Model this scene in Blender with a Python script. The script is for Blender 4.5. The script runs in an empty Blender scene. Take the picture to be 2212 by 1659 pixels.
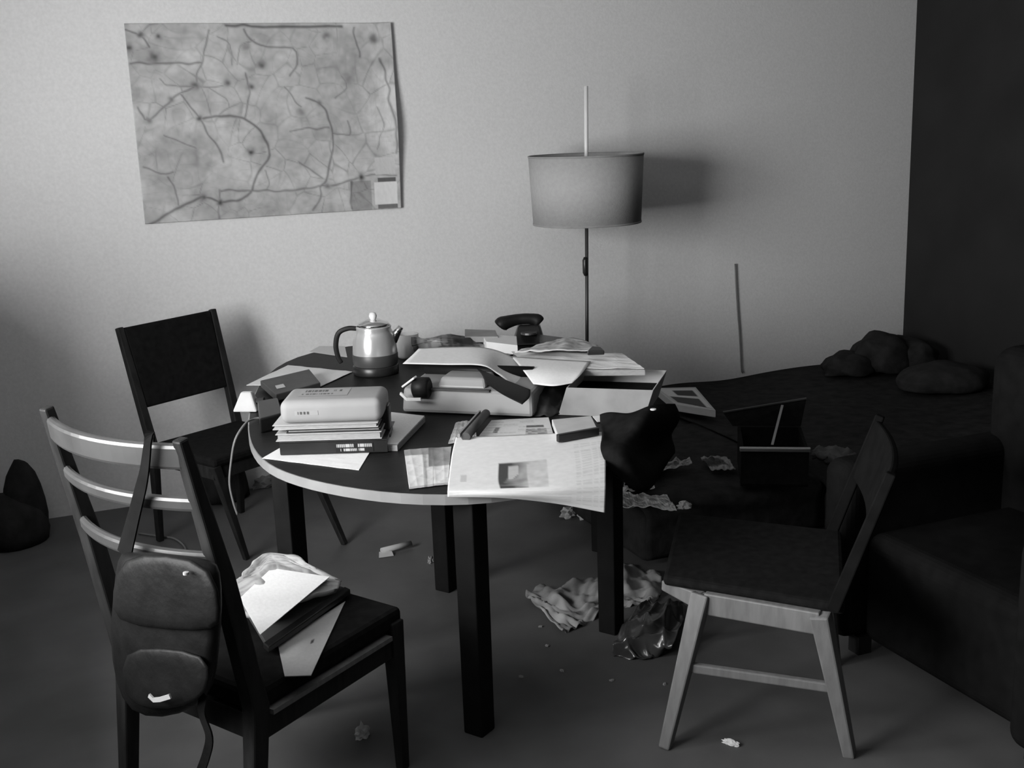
import bpy, bmesh, math, random
from mathutils import Vector, Matrix

# ------------------------------------------------------------------ camera, light, exposure
S = bpy.context.scene
COL = S.collection
PI = math.pi
W_IMG, H_IMG, F_PX = 2212, 1659, 2500.0
YAW, PITCH, ROLL = math.radians(22), math.radians(13), math.radians(-2)
# room axes: X runs along the back wall (wall plane Y = 0), camera stands 5.4 m in front of it
def old(x, y, z=0.0):
    dx, dy = x + 1.8, y - 5.11
    return Vector((dx*math.cos(YAW) + dy*math.sin(YAW), -dx*math.sin(YAW) + dy*math.cos(YAW), z))
CAM = old(0, 0, 1.7)
_F = Vector((math.sin(YAW)*math.cos(PITCH), math.cos(YAW)*math.cos(PITCH), -math.sin(PITCH)))
_R0 = Vector((math.cos(YAW), -math.sin(YAW), 0))
_U0 = _R0.cross(_F)
_R = _R0*math.cos(ROLL) + _U0*math.sin(ROLL)
_U = -_R0*math.sin(ROLL) + _U0*math.cos(ROLL)
cd = bpy.data.cameras.new('camera'); cam = bpy.data.objects.new('camera', cd); COL.objects.link(cam)
M = Matrix(((_R.x, _U.x, -_F.x, CAM.x), (_R.y, _U.y, -_F.y, CAM.y), (_R.z, _U.z, -_F.z, CAM.z), (0, 0, 0, 1)))
cam.matrix_world = M
cd.sensor_width = 36; cd.sensor_fit = 'HORIZONTAL'; cd.lens = F_PX/W_IMG*36; cd.clip_start = .05
S.camera = cam
w = bpy.data.worlds.new('world'); S.world = w; w.use_nodes = True
w.node_tree.nodes['Background'].inputs[0].default_value = (.5, .5, .5, 1)
w.node_tree.nodes['Background'].inputs[1].default_value = .25
WX, WY0, WY1, WZ0, WZ1 = -1.5, -4.15, -2.15, .93, 2.2        # window opening in the left wall
ld = bpy.data.lights.new('window_daylight', 'AREA'); lo = bpy.data.objects.new('window_daylight', ld); COL.objects.link(lo)
ld.shape = 'RECTANGLE'; ld.size = WZ1-WZ0; ld.size_y = WY1-WY0; ld.energy = 265
lo.location = (WX-.24, (WY0+WY1)/2, (WZ0+WZ1)/2); lo.rotation_euler = (0, -PI/2, 0)
S.view_settings.view_transform = 'Standard'; S.view_settings.look = 'None'
S.view_settings.gamma = 1; S.view_settings.use_curve_mapping = False
S.view_settings.exposure = 0.0

# ------------------------------------------------------------------ measuring helpers (photo ray -> point at a real height / on a real plane)
def ray(px, py): return _F*F_PX + _R*(px-1106) - _U*(py-829.5)
def at(px, py, z=0.0):
    d = ray(px, py); t = (z-CAM.z)/d.z; return CAM + d*t
def onY(px, py, Y):
    d = ray(px, py); t = (Y-CAM.y)/d.y; return CAM + d*t
def onplane(px, py, p, n):
    d = ray(px, py); t = (p-CAM).dot(n)/d.dot(n); return CAM + d*t
def drop(p, py):                                   # the point below p that the photo shows at row py
    lo_, hi = -1.0, p.z
    for _ in range(40):
        m = (lo_+hi)/2; v = Vector((p.x, p.y, m))-CAM
        y = 829.5 - F_PX*v.dot(_U)/v.dot(_F)
        if y > py: lo_ = m
        else: hi = m
    return Vector((p.x, p.y, hi))

# ------------------------------------------------------------------ materials
MATS = {}
def mat(name, c, rough=.6, noise=.12, scale=12, metal=0, spec=.35, bump=0, bscale=60, stretch=None, sheen=0):
    if name in MATS: return MATS[name]
    m = bpy.data.materials.new(name); m.use_nodes = True; nt = m.node_tree; b = nt.nodes['Principled BSDF']
    b.inputs['Roughness'].default_value = rough; b.inputs['Metallic'].default_value = metal
    b.inputs['Specular IOR Level'].default_value = spec
    tc = nt.nodes.new('ShaderNodeTexCoord'); mp = nt.nodes.new('ShaderNodeMapping')
    nt.links.new(tc.outputs['Object'], mp.inputs[0])
    if stretch: mp.inputs['Scale'].default_value = stretch
    n = nt.nodes.new('ShaderNodeTexNoise'); n.inputs['Scale'].default_value = scale; n.inputs['Detail'].default_value = 5
    nt.links.new(mp.outputs[0], n.inputs['Vector'])
    r = nt.nodes.new('ShaderNodeValToRGB')
    r.color_ramp.elements[0].position = .3; r.color_ramp.elements[1].position = .7
    a, z = c*(1-noise), c*(1+noise)
    r.color_ramp.elements[0].color = (a, a, a, 1); r.color_ramp.elements[1].color = (z, z, z, 1)
    nt.links.new(n.outputs[0], r.inputs[0]); nt.links.new(r.outputs[0], b.inputs['Base Color'])
    if bump:
        n2 = nt.nodes.new('ShaderNodeTexNoise'); n2.inputs['Scale'].default_value = bscale; n2.inputs['Detail'].default_value = 4
        nt.links.new(mp.outputs[0], n2.inputs['Vector'])
        bp = nt.nodes.new('ShaderNodeBump'); bp.inputs['Strength'].default_value = bump; bp.inputs['Distance'].default_value = .01
        nt.links.new(n2.outputs[0], bp.inputs['Height']); nt.links.new(bp.outputs[0], b.inputs['Normal'])
    MATS[name] = m; return m
def mat_print(name, rough=.7, spec=.2):
    m = bpy.data.materials.new(name); m.use_nodes = True; nt = m.node_tree; b = nt.nodes['Principled BSDF']
    b.inputs['Roughness'].default_value = rough; b.inputs['Specular IOR Level'].default_value = spec
    a = nt.nodes.new('ShaderNodeAttribute'); a.attribute_name = 'Col'
    n = nt.nodes.new('ShaderNodeTexNoise'); n.inputs['Scale'].default_value = 30; n.inputs['Detail'].default_value = 4
    mr = nt.nodes.new('ShaderNodeMapRange'); mr.inputs[3].default_value = .84; mr.inputs[4].default_value = 1.06
    mx = nt.nodes.new('ShaderNodeMix'); mx.data_type = 'RGBA'; mx.blend_type = 'MULTIPLY'; mx.inputs[0].default_value = 1
    nt.links.new(n.outputs[0], mr.inputs[0]); nt.links.new(a.outputs['Color'], mx.inputs[6]); nt.links.new(mr.outputs[0], mx.inputs[7])
    nt.links.new(mx.outputs[2], b.inputs['Base Color']); MATS[name] = m; return m
PRINT = mat_print('printed_paper')
WALL = mat('wall_plaster', .74, .9, .045, 75, spec=.1, bump=.1, bscale=150)
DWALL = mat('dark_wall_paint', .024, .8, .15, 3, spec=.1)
FLOOR = mat('floor_linoleum', .09, .6, .22, 3.5, spec=.35, bump=.04, bscale=30)
RWALL = mat('rear_wall_paint', .07, .9, .08, 6, spec=.1)
CEIL = mat('ceiling_paint', .50, .9, .05, 8, spec=.1)
DTOP = mat('table_dark_veneer', .011, .5, .3, 9, spec=.12, stretch=(1, 6, 1))
DLEG = mat('table_leg_black_wood', .008, .6, .25, 14, spec=.12)
BAND = mat('pale_edge_laminate', .27, .3, .08, 12, spec=.5)
DWOOD = mat('dark_stained_wood', .018, .45, .3, 8, spec=.13, stretch=(6, 6, 1))
LWOOD = mat('light_oak', .15, .5, .18, 9, spec=.35, stretch=(6, 6, 1))
MWOOD = mat('worn_varnished_rail', .04, .38, .2, 9, spec=.6)
BLKF = mat('black_upholstery', .009, .9, .3, 40, spec=.05)
BLK = mat('black_plastic', .014, .35, .2, 20, spec=.45)
LEATH = mat('black_leather', .006, .5, .3, 14, spec=.12, bump=.25, bscale=30)
WHT = mat('white_paper', .62, .8, .04, 14, spec=.15)
OFFW = mat('off_white_paper', .46, .8, .07, 14, spec=.15)
GREYP = mat('grey_paper', .26, .8, .12, 14, spec=.15)
DGREY = mat('dark_grey_card', .06, .55, .2, 16, spec=.3)
TYPEW = mat('typewriter_enamel', .27, .4, .05, 10, spec=.4)
CHROME = mat('chrome', .75, .12, .03, 6, metal=1)
ALU = mat('polished_aluminium', .62, .2, .05, 6, metal=.55, spec=.6)
HARD = mat('black_bakelite', .008, .5, .2, 20, spec=.2)
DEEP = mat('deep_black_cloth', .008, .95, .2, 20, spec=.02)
DCHROME = mat('dull_metal', .45, .35, .08, 10, metal=1)
SHADE = mat('lamp_shade_fabric', .36, .9, .05, 60, spec=.1, bump=.1, bscale=160)
WHITEM = mat('white_enamel', .7, .3, .03, 6, spec=.4)
DMET = mat('dark_lamp_metal', .05, .4, .1, 10, spec=.4)
BLANK = mat('dark_blanket', .022, .9, .35, 18, spec=.1, bump=.4, bscale=25)
BLANK2 = mat('charcoal_blanket', .026, .9, .35, 14, spec=.1, bump=.4, bscale=20)
PLAST = mat('dark_glossy_plastic', .05, .22, .4, 9, spec=.6)
CREAM = mat('cream_book_cover', .29, .6, .06, 9, spec=.25)
PAGES = mat('page_edges', .31, .8, .25, 60, spec=.1, stretch=(1, 1, 25))
CABLE = mat('grey_cable', .16, .5, .1, 20)

# ------------------------------------------------------------------ mesh helpers
class MB:
    def __init__(s): s.v = []; s.f = []; s.c = None
    def add(s, vs, fs):
        n = len(s.v); s.v += [Vector(p) for p in vs]; s.f += [[i+n for i in f] for f in fs]; return s
    def prism(s, poly, z0, z1):
        n = len(poly)
        a = [Vector((p[0], p[1], z0)) for p in poly]; b = [Vector((p[0], p[1], z1)) for p in poly]
        ar = sum(poly[i][0]*poly[(i+1) % n][1]-poly[(i+1) % n][0]*poly[i][1] for i in range(n))
        if ar < 0: a.reverse(); b.reverse()
        return s.add(a+b, [list(range(n-1, -1, -1)), list(range(n, 2*n))] + [[i, (i+1) % n, n+(i+1) % n, n+i] for i in range(n)])
    def hexa(s, b, t):                              # 4 bottom + 4 top points, same winding
        return s.add(list(b)+list(t), [[3, 2, 1, 0], [4, 5, 6, 7], [0, 1, 5, 4], [1, 2, 6, 5], [2, 3, 7, 6], [3, 0, 4, 7]])
    def box(s, c, size, ang=0):
        cx, cy, cz = c; a, b, h = size[0]/2, size[1]/2, size[2]/2; ca, sa = math.cos(ang), math.sin(ang)
        P = [(cx+x*ca-y*sa, cy+x*sa+y*ca) for x, y in ((-a, -b), (a, -b), (a, b), (-a, b))]
        return s.prism(P, cz-h, cz+h)
    def bar(s, p0, p1, w0, d0, w1=None, d1=None, side=Vector((1, 0, 0))):
        p0, p1 = Vector(p0), Vector(p1); w1 = w0 if w1 is None else w1; d1 = d0 if d1 is None else d1
        ax = (p1-p0).normalized(); x = (side-ax*side.dot(ax)).normalized(); y = ax.cross(x)
        q = lambda p, w, d: [p-x*w/2-y*d/2, p+x*w/2-y*d/2, p+x*w/2+y*d/2, p-x*w/2+y*d/2]
        return s.hexa(q(p0, w0, d0), q(p1, w1, d1))
    def path(s, pts, w, d, side):                   # rectangular section swept along points
        n = len(pts); pts = [Vector(p) for p in pts]; vs = []
        ws = w if isinstance(w, (list, tuple)) else [w]*n; ds = d if isinstance(d, (list, tuple)) else [d]*n
        for i, p in enumerate(pts):
            ax = (pts[min(i+1, n-1)]-pts[max(i-1, 0)]).normalized(); x = (side-ax*side.dot(ax)).normalized(); y = ax.cross(x)
            vs += [p-x*ws[i]/2-y*ds[i]/2, p+x*ws[i]/2-y*ds[i]/2, p+x*ws[i]/2+y*ds[i]/2, p-x*ws[i]/2+y*ds[i]/2]
        fs = [[3, 2, 1, 0], [4*n-4, 4*n-3, 4*n-2, 4*n-1]]
        for i in range(n-1):
            for k in range(4): fs.append([4*i+k, 4*i+(k+1) % 4, 4*i+4+(k+1) % 4, 4*i+4+k])
        return s.add(vs, fs)
    def tube(s, pts, r, n=10):
        pts = [Vector(p) for p in pts]; m = len(pts); rs = r if isinstance(r, (list, tuple)) else [r]*m; vs = []
        x = None
        for i, p in enumerate(pts):
            ax = (pts[min(i+1, m-1)]-pts[max(i-1, 0)]).normalized()
            if x is None:
                x = ax.cross(Vector((.13, .31, .94)))
                if x.length < .2: x = ax.cross(Vector((1, 0, 0)))
            x = (x-ax*x.dot(ax)).normalized(); y = ax.cross(x)
            vs += [p+(x*math.cos(2*PI*k/n)+y*math.sin(2*PI*k/n))*rs[i] for k in range(n)]
        fs = [list(range(n-1, -1, -1)), list(range((m-1)*n, m*n))]
        for i in range(m-1):
            for k in range(n): fs.append([i*n+k, i*n+(k+1) % n, (i+1)*n+(k+1) % n, (i+1)*n+k])
        return s.add(vs, fs)
    def lathe(s, prof, c, n=40, close=True):
        c = Vector(c); m = len(prof); vs = []
        for r, z in prof: vs += [c+Vector((max(r, 1e-4)*math.cos(2*PI*k/n), max(r, 1e-4)*math.sin(2*PI*k/n), z)) for k in range(n)]
        fs = []
        for i in range(m-1):
            for k in range(n): fs.append([i*n+k, i*n+(k+1) % n, (i+1)*n+(k+1) % n, (i+1)*n+k])
        if close: fs += [list(range(n-1, -1, -1)), list(range((m-1)*n, m*n))]
        return s.add(vs, fs)
    def build(s, name, m, parent=None, smooth=False, bevel=0, solid=0, sub=0, kind=None):
        if parent is None:
            xs = [v.x for v in s.v]; ys = [v.y for v in s.v]
            o0 = Vector(((min(xs)+max(xs))/2, (min(ys)+max(ys))/2, min(v.z for v in s.v)))
        else:
            p = parent
            while p.parent: p = p.parent
            o0 = p.location.copy()
        me = bpy.data.meshes.new(name); me.from_pydata([v-o0 for v in s.v], [], s.f); me.update()
        if s.c is not None:
            at_ = me.color_attributes.new('Col', 'FLOAT_COLOR', 'POINT')
            for i, g in enumerate(s.c): at_.data[i].color = (g, g, g, 1)
        me.materials.append(m)
        if smooth:
            for p in me.polygons: p.use_smooth = len(p.vertices) <= 4
        o = bpy.data.objects.new(name, me); COL.objects.link(o)
        if parent is None: o.location = o0
        else: o.parent = parent
        if solid:
            md = o.modifiers.new('thick', 'SOLIDIFY'); md.thickness = solid; md.offset = -1
        if bevel:
            md = o.modifiers.new('bev', 'BEVEL'); md.width = bevel; md.segments = 6 if bevel > .02 else 2; md.limit_method = 'ANGLE'
        if sub:
            md = o.modifiers.new('sub', 'SUBSURF'); md.levels = sub; md.render_levels = sub
        if kind: o['kind'] = kind
        return o
def tag(o, label, cat, group=None):
    o['label'] = label; o['category'] = cat
    if group: o['group'] = group
    return o
def thing(name, loc, label, cat, group=None):
    o = bpy.data.objects.new(name, None); COL.objects.link(o); o.location = loc; o.empty_display_size = .05
    return tag(o, label, cat, group)
def struct(o): o['kind'] = 'structure'; return o
def cr(p0, p1, p2, p3, t):
    return (p1*2 + (p2-p0)*t + (p0*2-p1*5+p2*4-p3)*t*t + (p1*3-p0-p2*3+p3)*t*t*t)*.5
def spline(pts, n):
    m = len(pts); out = []
    for i in range(n+1):
        x = i/n*(m-1); k = min(int(x), m-2); t = x-k
        g = lambda j: pts[j] if 0 <= j < m else (pts[0]*2-pts[1] if j < 0 else pts[-1]*2-pts[-2])
        out.append(cr(g(k-1), g(k), g(k+1), g(k+2), t))
    return out
def patch(ctrl, nx, ny, crump=0, seed=0, colfn=None, freq=9, soft=False):
    """smooth sheet through a control grid; colfn(u, v) prints grey values on it"""
    rows = [spline(r, nx) for r in ctrl]
    cols = [spline([r[i] for r in rows], ny) for i in range(nx+1)]
    rnd = random.Random(seed); ph = [(rnd.uniform(0, 6.3), rnd.uniform(.5, 1.6), rnd.uniform(0, 3.1)) for _ in range(7)]
    mb = MB(); mb.c = []
    for j in range(ny+1):
        for i in range(nx+1):
            p = cols[i][j].copy(); u, v = i/nx, j/ny
            if crump:
                d = 0
                for a, b, c in ph:
                    t = math.sin((u*math.cos(c)+v*math.sin(c))*freq*b+a); d += t*.45 if soft else (1-abs(t))**1.5-.4
                p.z += crump*d*.35
            mb.v.append(p); mb.c.append(colfn(u, v) if colfn else .7)
    mb.f = [[j*(nx+1)+i, j*(nx+1)+i+1, (j+1)*(nx+1)+i+1, (j+1)*(nx+1)+i] for j in range(ny) for i in range(nx)]
    return mb
def quad(pxs, z): return [at(x, y, z) for x, y in pxs]
def flat_sheet(pxs, z, nx=12, ny=10, **k):           # corners: near-left, near-right, far-right, far-left
    a, b, c, d = quad(pxs, z); return patch([[d, c], [a, b]], nx, ny, **k)
def slab(pxs, z0, z1):                               # solid with the top outline seen in the photo
    return MB().prism([tuple(at(x, y, z1))[:2] for x, y in pxs], z0, z1)
def hsh(*a):
    x = math.sin(sum(v*k for v, k in zip(a, (12.9898, 78.233, 37.719))))*43758.5453; return x-math.floor(x)
def newsfn(base=.66, photos=(), lines=46, cols=5, seed=0, ink=.35, dens=.8):
    def f(u, v):
        g = base
        for (u0, v0, u1, v1, c) in photos:
            if u0 < u < u1 and v0 < v < v1: return c*(.6+.9*hsh(int((u-u0)/(u1-u0)*7), int((v-v0)/(v1-v0)*5), seed))
        cu = u*cols; ic = int(cu); fu = cu-ic
        if .06 < fu < .94 and .03 < v < .97:
            il = int(v*lines)
            if (v*lines-il) < .55 and hsh(il, ic, seed) < dens:
                g = base*(1-ink*(.4+.6*hsh(int(u*90), il, seed)))
        return g
    return f
def marks(rows, seed, bg, ink, nch=18, fill=.7):     # illegible line(s) of small print
    def f(u, v):
        for v0, v1, u0, u1 in rows:
            if v0 < v < v1 and u0 < u < u1:
                k = int((u-u0)/(u1-u0)*nch)
                if hsh(k, seed, v0*9) < fill and (u*nch*2.3 % 1) < .75: return ink
        return bg
    return f

# ------------------------------------------------------------------ the room
XL, XR, YR, ZC = WX, 4.47, -7.2, 2.75
struct(MB().box(((XL+XR)/2, YR/2, -.05), (XR-XL+.4, -YR+.4, .1)).build('floor', FLOOR))
struct(MB().box(((XL+XR)/2, YR/2, ZC+.05), (XR-XL+.4, -YR+.4, .1)).build('ceiling', CEIL))
struct(MB().box(((XL+XR)/2, .05, ZC/2), (XR-XL+.3, .1, ZC)).build('wall_back', WALL))
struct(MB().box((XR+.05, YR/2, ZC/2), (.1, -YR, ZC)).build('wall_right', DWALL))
struct(MB().box(((XL+XR)/2, YR-.05, ZC/2), (XR-XL+.3, .1, ZC)).build('wall_rear', RWALL))
lw = MB()
lw.box((XL-.08, (YR+WY0)/2, ZC/2), (.16, WY0-YR, ZC)); lw.box((XL-.08, WY1/2, ZC/2), (.16, -WY1, ZC))
lw.box((XL-.08, (WY0+WY1)/2, WZ0/2), (.16, WY1-WY0, WZ0)); lw.box((XL-.08, (WY0+WY1)/2, (WZ1+ZC)/2), (.16, WY1-WY0, ZC-WZ1))
struct(lw.build('wall_left', WALL))
wn = thing('window_1', (XL-.09, (WY0+WY1)/2, WZ0), 'white framed window in the left wall', 'window'); struct(wn); del wn['category']; del wn['label']
yc, zc = (WY0+WY1)/2, (WZ0+WZ1)/2
fr = MB()
for z in (WZ0+.025, WZ1-.025): fr.box((XL-.09, yc, z), (.06, WY1-WY0, .05))
for y in (WY0+.025, WY1-.025): fr.box((XL-.09, y, zc), (.06, .05, WZ1-WZ0-.1))
fr.box((XL-.09, yc, zc), (.05, .04, WZ1-WZ0-.1))
fr.build('window_frame', WHITEM, wn)
MB().box((XL+.06, yc, WZ0-.02), (.2, WY1-WY0+.1, .035)).build('window_sill', WHITEM, wn)
gm = bpy.data.materials.new('window_glass'); gm.use_nodes = True; nt = gm.node_tree; nt.nodes.clear()
o_ = nt.nodes.new('ShaderNodeOutputMaterial'); t_ = nt.nodes.new('ShaderNodeBsdfTransparent'); g_ = nt.nodes.new('ShaderNodeBsdfGlossy'); x_ = nt.nodes.new('ShaderNodeMixShader')
g_.inputs['Roughness'].default_value = .02; x_.inputs[0].default_value = .06
nt.links.new(t_.outputs[0], x_.inputs[1]); nt.links.new(g_.outputs[0], x_.inputs[2]); nt.links.new(x_.outputs[0], o_.inputs[0])
for s in (-1, 1):
    hw = (WY1-WY0)/2
    MB().box((XL-.09, yc+s*(hw/2-.015), zc), (.006, hw-.07, WZ1-WZ0-.1)).build('window_pane', gm, wn)

# unseen cabinet under the window, added to keep light off the lower left
sbx0, sbx1, sby0, sby1, sbh = XL+.01, -.85, -4.3, -1.75, .86
sd = thing('light_blocker_low', ((sbx0+sbx1)/2, (sby0+sby1)/2, 0), 'unseen long dark cabinet under the window, added to block its light', 'light_blocker_low')
MB().box(((sbx0+sbx1)/2, (sby0+sby1)/2, (sbh-.04+.05)/2), (sbx1-sbx0-.02, sby1-sby0, sbh-.09)).build('carcass', DWOOD, sd)
MB().box(((sbx0+sbx1)/2+.005, (sby0+sby1)/2, sbh-.02), (sbx1-sbx0+.01, sby1-sby0+.02, .04)).build('top', DWOOD, sd, bevel=.004)
MB().box(((sbx0+sbx1)/2-.02, (sby0+sby1)/2, .025), (sbx1-sbx0-.08, sby1-sby0-.06, .05)).build('plinth', DWOOD, sd)
for k in range(4):
    y_ = sby0+(sby1-sby0)*(k+.5)/4
    d_ = MB().box((sbx1-.002, y_, .43), (.016, (sby1-sby0)/4-.02, .70)).build('door', DWOOD, sd, bevel=.003)
    MB().tube([(sbx1+.006, y_+.24, .5), (sbx1+.022, y_+.24, .5), (sbx1+.03, y_+.24, .5)], [.006, .014, .01], 10).build('knob', DCHROME, d_)

dr = thing('light_blocker_tall', (-1.1, -1.05, 0), 'unseen tall dark cabinet in the left corner, added to shade the wall', 'light_blocker_tall')  # unseen cabinet, added to darken the left end of the back wall
WH = 1.25
MB().box((-1.15, -1.05, (WH+.04)/2), (.66, 1.2, WH-.04)).build('carcass', DWOOD, dr)
MB().box((-1.14, -1.05, WH+.018), (.70, 1.24, .035)).build('top', DWOOD, dr, bevel=.004)
MB().box((-1.17, -1.05, .02), (.6, 1.1, .04)).build('plinth', DWOOD, dr)
for s_ in (-1, 1):
    d_ = MB().box((-.811, -1.05+s_*.295, WH/2+.03), (.016, .57, WH-.14)).build('door', DWOOD, dr, bevel=.003)
    MB().tube([(-.803, -1.05+s_*.05, .85), (-.785, -1.05+s_*.05, .85), (-.778, -1.05+s_*.05, .85)], [.006, .014, .01], 10).build('knob', DCHROME, d_)

# ------------------------------------------------------------------ wall map
def wallpt(cx, cy): p = onY(240+cx*.3014, 20+cy*.3014, -.004); return p.x, p.z
MC = [wallpt(85, 95), wallpt(1990, 105), wallpt(2080, 1418), wallpt(250, 1545)]
mx0, mx1 = (MC[0][0]+MC[3][0])/2, (MC[1][0]+MC[2][0])/2; mz1, mz0 = (MC[0][1]+MC[1][1])/2, (MC[2][1]+MC[3][1])/2
def muv(cx, cy): x, z = wallpt(cx, cy); return ((x-mx0)/(mx1-mx0), (mz1-z)/(mz1-mz0))
ROADS = [(2.2, [(90, 150), (210, 185), (270, 270)]), (1.2, [(210, 185), (260, 120), (330, 100)]), (2.2, [(130, 385), (300, 385), (640, 385)]),
 (1.8, [(700, 150), (680, 250), (650, 380), (620, 470), (600, 550)]), (2, [(600, 550), (430, 650), (270, 800), (195, 710)]),
 (2, [(500, 620), (630, 780), (700, 900), (770, 1000), (800, 1090)]),
 (2.8, [(660, 790), (800, 760), (960, 790), (1050, 850), (1110, 950), (1130, 1050), (1060, 1160), (1020, 1250), (1000, 1310), (900, 1370), (780, 1380), (660, 1350), (500, 1410), (380, 1490), (270, 1535)]),
 (2, [(950, 150), (1000, 220), (1120, 275), (1300, 280), (1330, 400), (1280, 480)]), (1.4, [(870, 400), (850, 260), (760, 200)]),
 (2, [(970, 450), (985, 560), (975, 700), (960, 790)]), (1.6, [(1240, 560), (1300, 620), (1360, 700)]),
 (2.4, [(1400, 640), (1490, 670), (1540, 740), (1580, 850), (1595, 950), (1570, 1100), (1540, 1230), (1500, 1280)]),
 (2, [(780, 1300), (1100, 1300), (1280, 1300), (1500, 1270), (1620, 1260), (1730, 1220), (1860, 1190), (2030, 1190)]),
 (1.8, [(1500, 1280), (1490, 1380), (1440, 1440)]), (1.6, [(770, 1290), (775, 1380), (770, 1500)]), (2, [(1740, 130), (1750, 220), (1780, 345)]),
 (1.6, [(1690, 800), (1700, 900), (1590, 890)]), (1.4, [(350, 500), (400, 550), (600, 550), (740, 560), (830, 540)]),
 (1.6, [(230, 1130), (350, 1180), (440, 1160)]), (1.6, [(400, 1200), (470, 1300), (480, 1400)]), (1.6, [(1280, 870), (1420, 855), (1560, 850)]),
 (3.4, [(830, 112), (1100, 122), (1380, 125), (1650, 118)]), (2, [(1720, 1230), (1725, 1430)]), (1.4, [(1340, 1090), (1440, 1150), (1520, 1210)]),
 (1.2, [(1020, 220), (930, 270), (910, 400)]), (1.2, [(1650, 480), (1680, 560), (1600, 640)]), (1.2, [(380, 900), (520, 960), (600, 1000)]),
 (1.2, [(1100, 1160), (1140, 1240), (1110, 1300)]), (1.0, [(700, 560), (820, 640), (850, 700)]), (1.2, [(1900, 700), (1950, 820), (1900, 1000)]), (2.2, [(1920, 350), (1980, 560), (1990, 680), (2030, 860), (2035, 1030)])]
def _sm(r):
    r = [Vector((*muv(*p), 0)) for p in r]
    return [(p.x, p.y) for p in spline(r, max(2, (len(r)-1)*3))] if len(r) > 2 else [(p.x, p.y) for p in r]
ROADS = [(w_, _sm(r)) for w_, r in ROADS]
ROADS = [(w_, r, min(p[0] for p in r)-.03, max(p[0] for p in r)+.03, min(p[1] for p in r)-.04, max(p[1] for p in r)+.04) for w_, r in ROADS]
BLOBS = [(muv(x, y), s) for x, y, s in ((210, 185, 1.6), (300, 350, 2.6), (600, 550, 2), (430, 650, 1.3), (270, 800, 1.6), (630, 780, 1.4), (1490, 670, 1.4), (1000, 560, 1.8), (1080, 400, 1.8), (780, 1385, 1.6), (660, 1350, 1.8), (1550, 1265, 1.8), (960, 280, 2), (130, 270, 1.8), (1000, 1020, 2), (1540, 195, 2), (1880, 210, 2.4), (1700, 500, 2.4), (830, 530, 1.8), (1360, 740, 2), (340, 200, 1.6), (1790, 1200, 2.2))]
def vn(x, y):
    i, j = math.floor(x), math.floor(y); a, b = x-i, y-j; a = a*a*(3-2*a); b = b*b*(3-2*b)
    return (hsh(i, j)*(1-a)+hsh(i+1, j)*a)*(1-b)+(hsh(i, j+1)*(1-a)+hsh(i+1, j+1)*a)*b
BX = [(muv(1880, 1240), muv(2045, 1390), .74), (muv(1905, 1212), muv(2030, 1242), .12), (muv(1910, 1393), muv(2045, 1418), .17), (muv(1880, 1062), muv(2030, 1180), .56)]
def mapcol(u, v):
    for a, b, c in BX:
        if a[0] < u < b[0] and a[1] < v < b[1]: return c
    x, y = u*1.4, v
    n = vn(x*6+3, y*6)*.4+vn(x*14, y*14)*.35+vn(x*34, y*34)*.25
    g = .58*(.52+.78*n)
    g *= 1-.12*vn(x*60, y*60)
    wob = ((vn(x*20, y*20)-.5)*.012, (vn(x*20+50, y*20)-.5)*.012)
    d1 = 1e9; ink = 0
    for w_, r, ra, rb, rc, rd in ROADS:
        if not (ra < u < rb and rc < v < rd): continue
        for (ax, ay), (bx, by) in zip(r, r[1:]):
            px_, py_ = (u+wob[0]-ax)*1.4, (v+wob[1]-ay); dx, dy = (bx-ax)*1.4, by-ay
            t = max(0, min(1, (px_*dx+py_*dy)/(dx*dx+dy*dy+1e-9))); d = math.hypot(px_-t*dx, py_-t*dy)
            ink = max(ink, math.exp(-(d/(.0034*w_**.7))**2)*min(1, .3+.17*w_))
    for (bx, by), s_ in BLOBS:
        d = math.hypot((u-bx)*1.4, v-by); ink = max(ink, .75*math.exp(-(d/(.012*s_))**2)*(.5+vn(x*50, y*50)))
    a, b = muv(1715, 1235), muv(1870, 1440)
    if a[0] < u < b[0] and a[1] < v < b[1]: g *= .68
    # faint minor lanes: boundaries of scattered parishes
    cx_, cy_ = x*8+(vn(x*5, y*5)-.5)*1.2, y*8+(vn(x*5+7, y*5)-.5)*1.2; ci, cj = math.floor(cx_), math.floor(cy_); d1 = d2 = 9
    for ii in (-1, 0, 1):
        for jj in (-1, 0, 1):
            dd = math.hypot(ci+ii+hsh(ci+ii, cj+jj)-cx_, cj+jj+hsh(cj+jj, ci+ii, 5)-cy_)
            if dd < d1: d1, d2 = dd, d1
            elif dd < d2: d2 = dd
    ink = max(ink, .5*vn(x*7+2, y*7)*math.exp(-((d2-d1)/.05)**2))
    k = vn(x*9+9, y*9+4)*5 % 1
    ink = max(ink, .10*math.exp(-((k-.5)/.07)**2))
    return g*(1-.82*ink)
NXM, NYM = 250, 170
mb = MB(); mb.c = []
for j in range(NYM+1):
    for i in range(NXM+1):
        u, v = i/NXM, j/NYM
        bul = max(0, (u-.86)/.14)**2*(.012+.028*math.exp(-((v-.55)/.22)**2))
        y = -.006-bul-.003*abs(math.sin(u*7+v*2))
        x = mx0+(mx1-mx0)*u+.012*max(0, u-.8)*math.sin(v*9)
        mb.v.append(Vector((x, y, mz1+(mz0-mz1)*v))); mb.c.append(mapcol(u, v))
mb.f = [[j*(NXM+1)+i, (j+1)*(NXM+1)+i, (j+1)*(NXM+1)+i+1, j*(NXM+1)+i+1] for j in range(NYM) for i in range(NXM)]
tag(mb.build('wall_map', PRINT, smooth=True, solid=.001), 'large pale road map pinned to the wall above the panel-backed chair', 'map')

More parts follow.
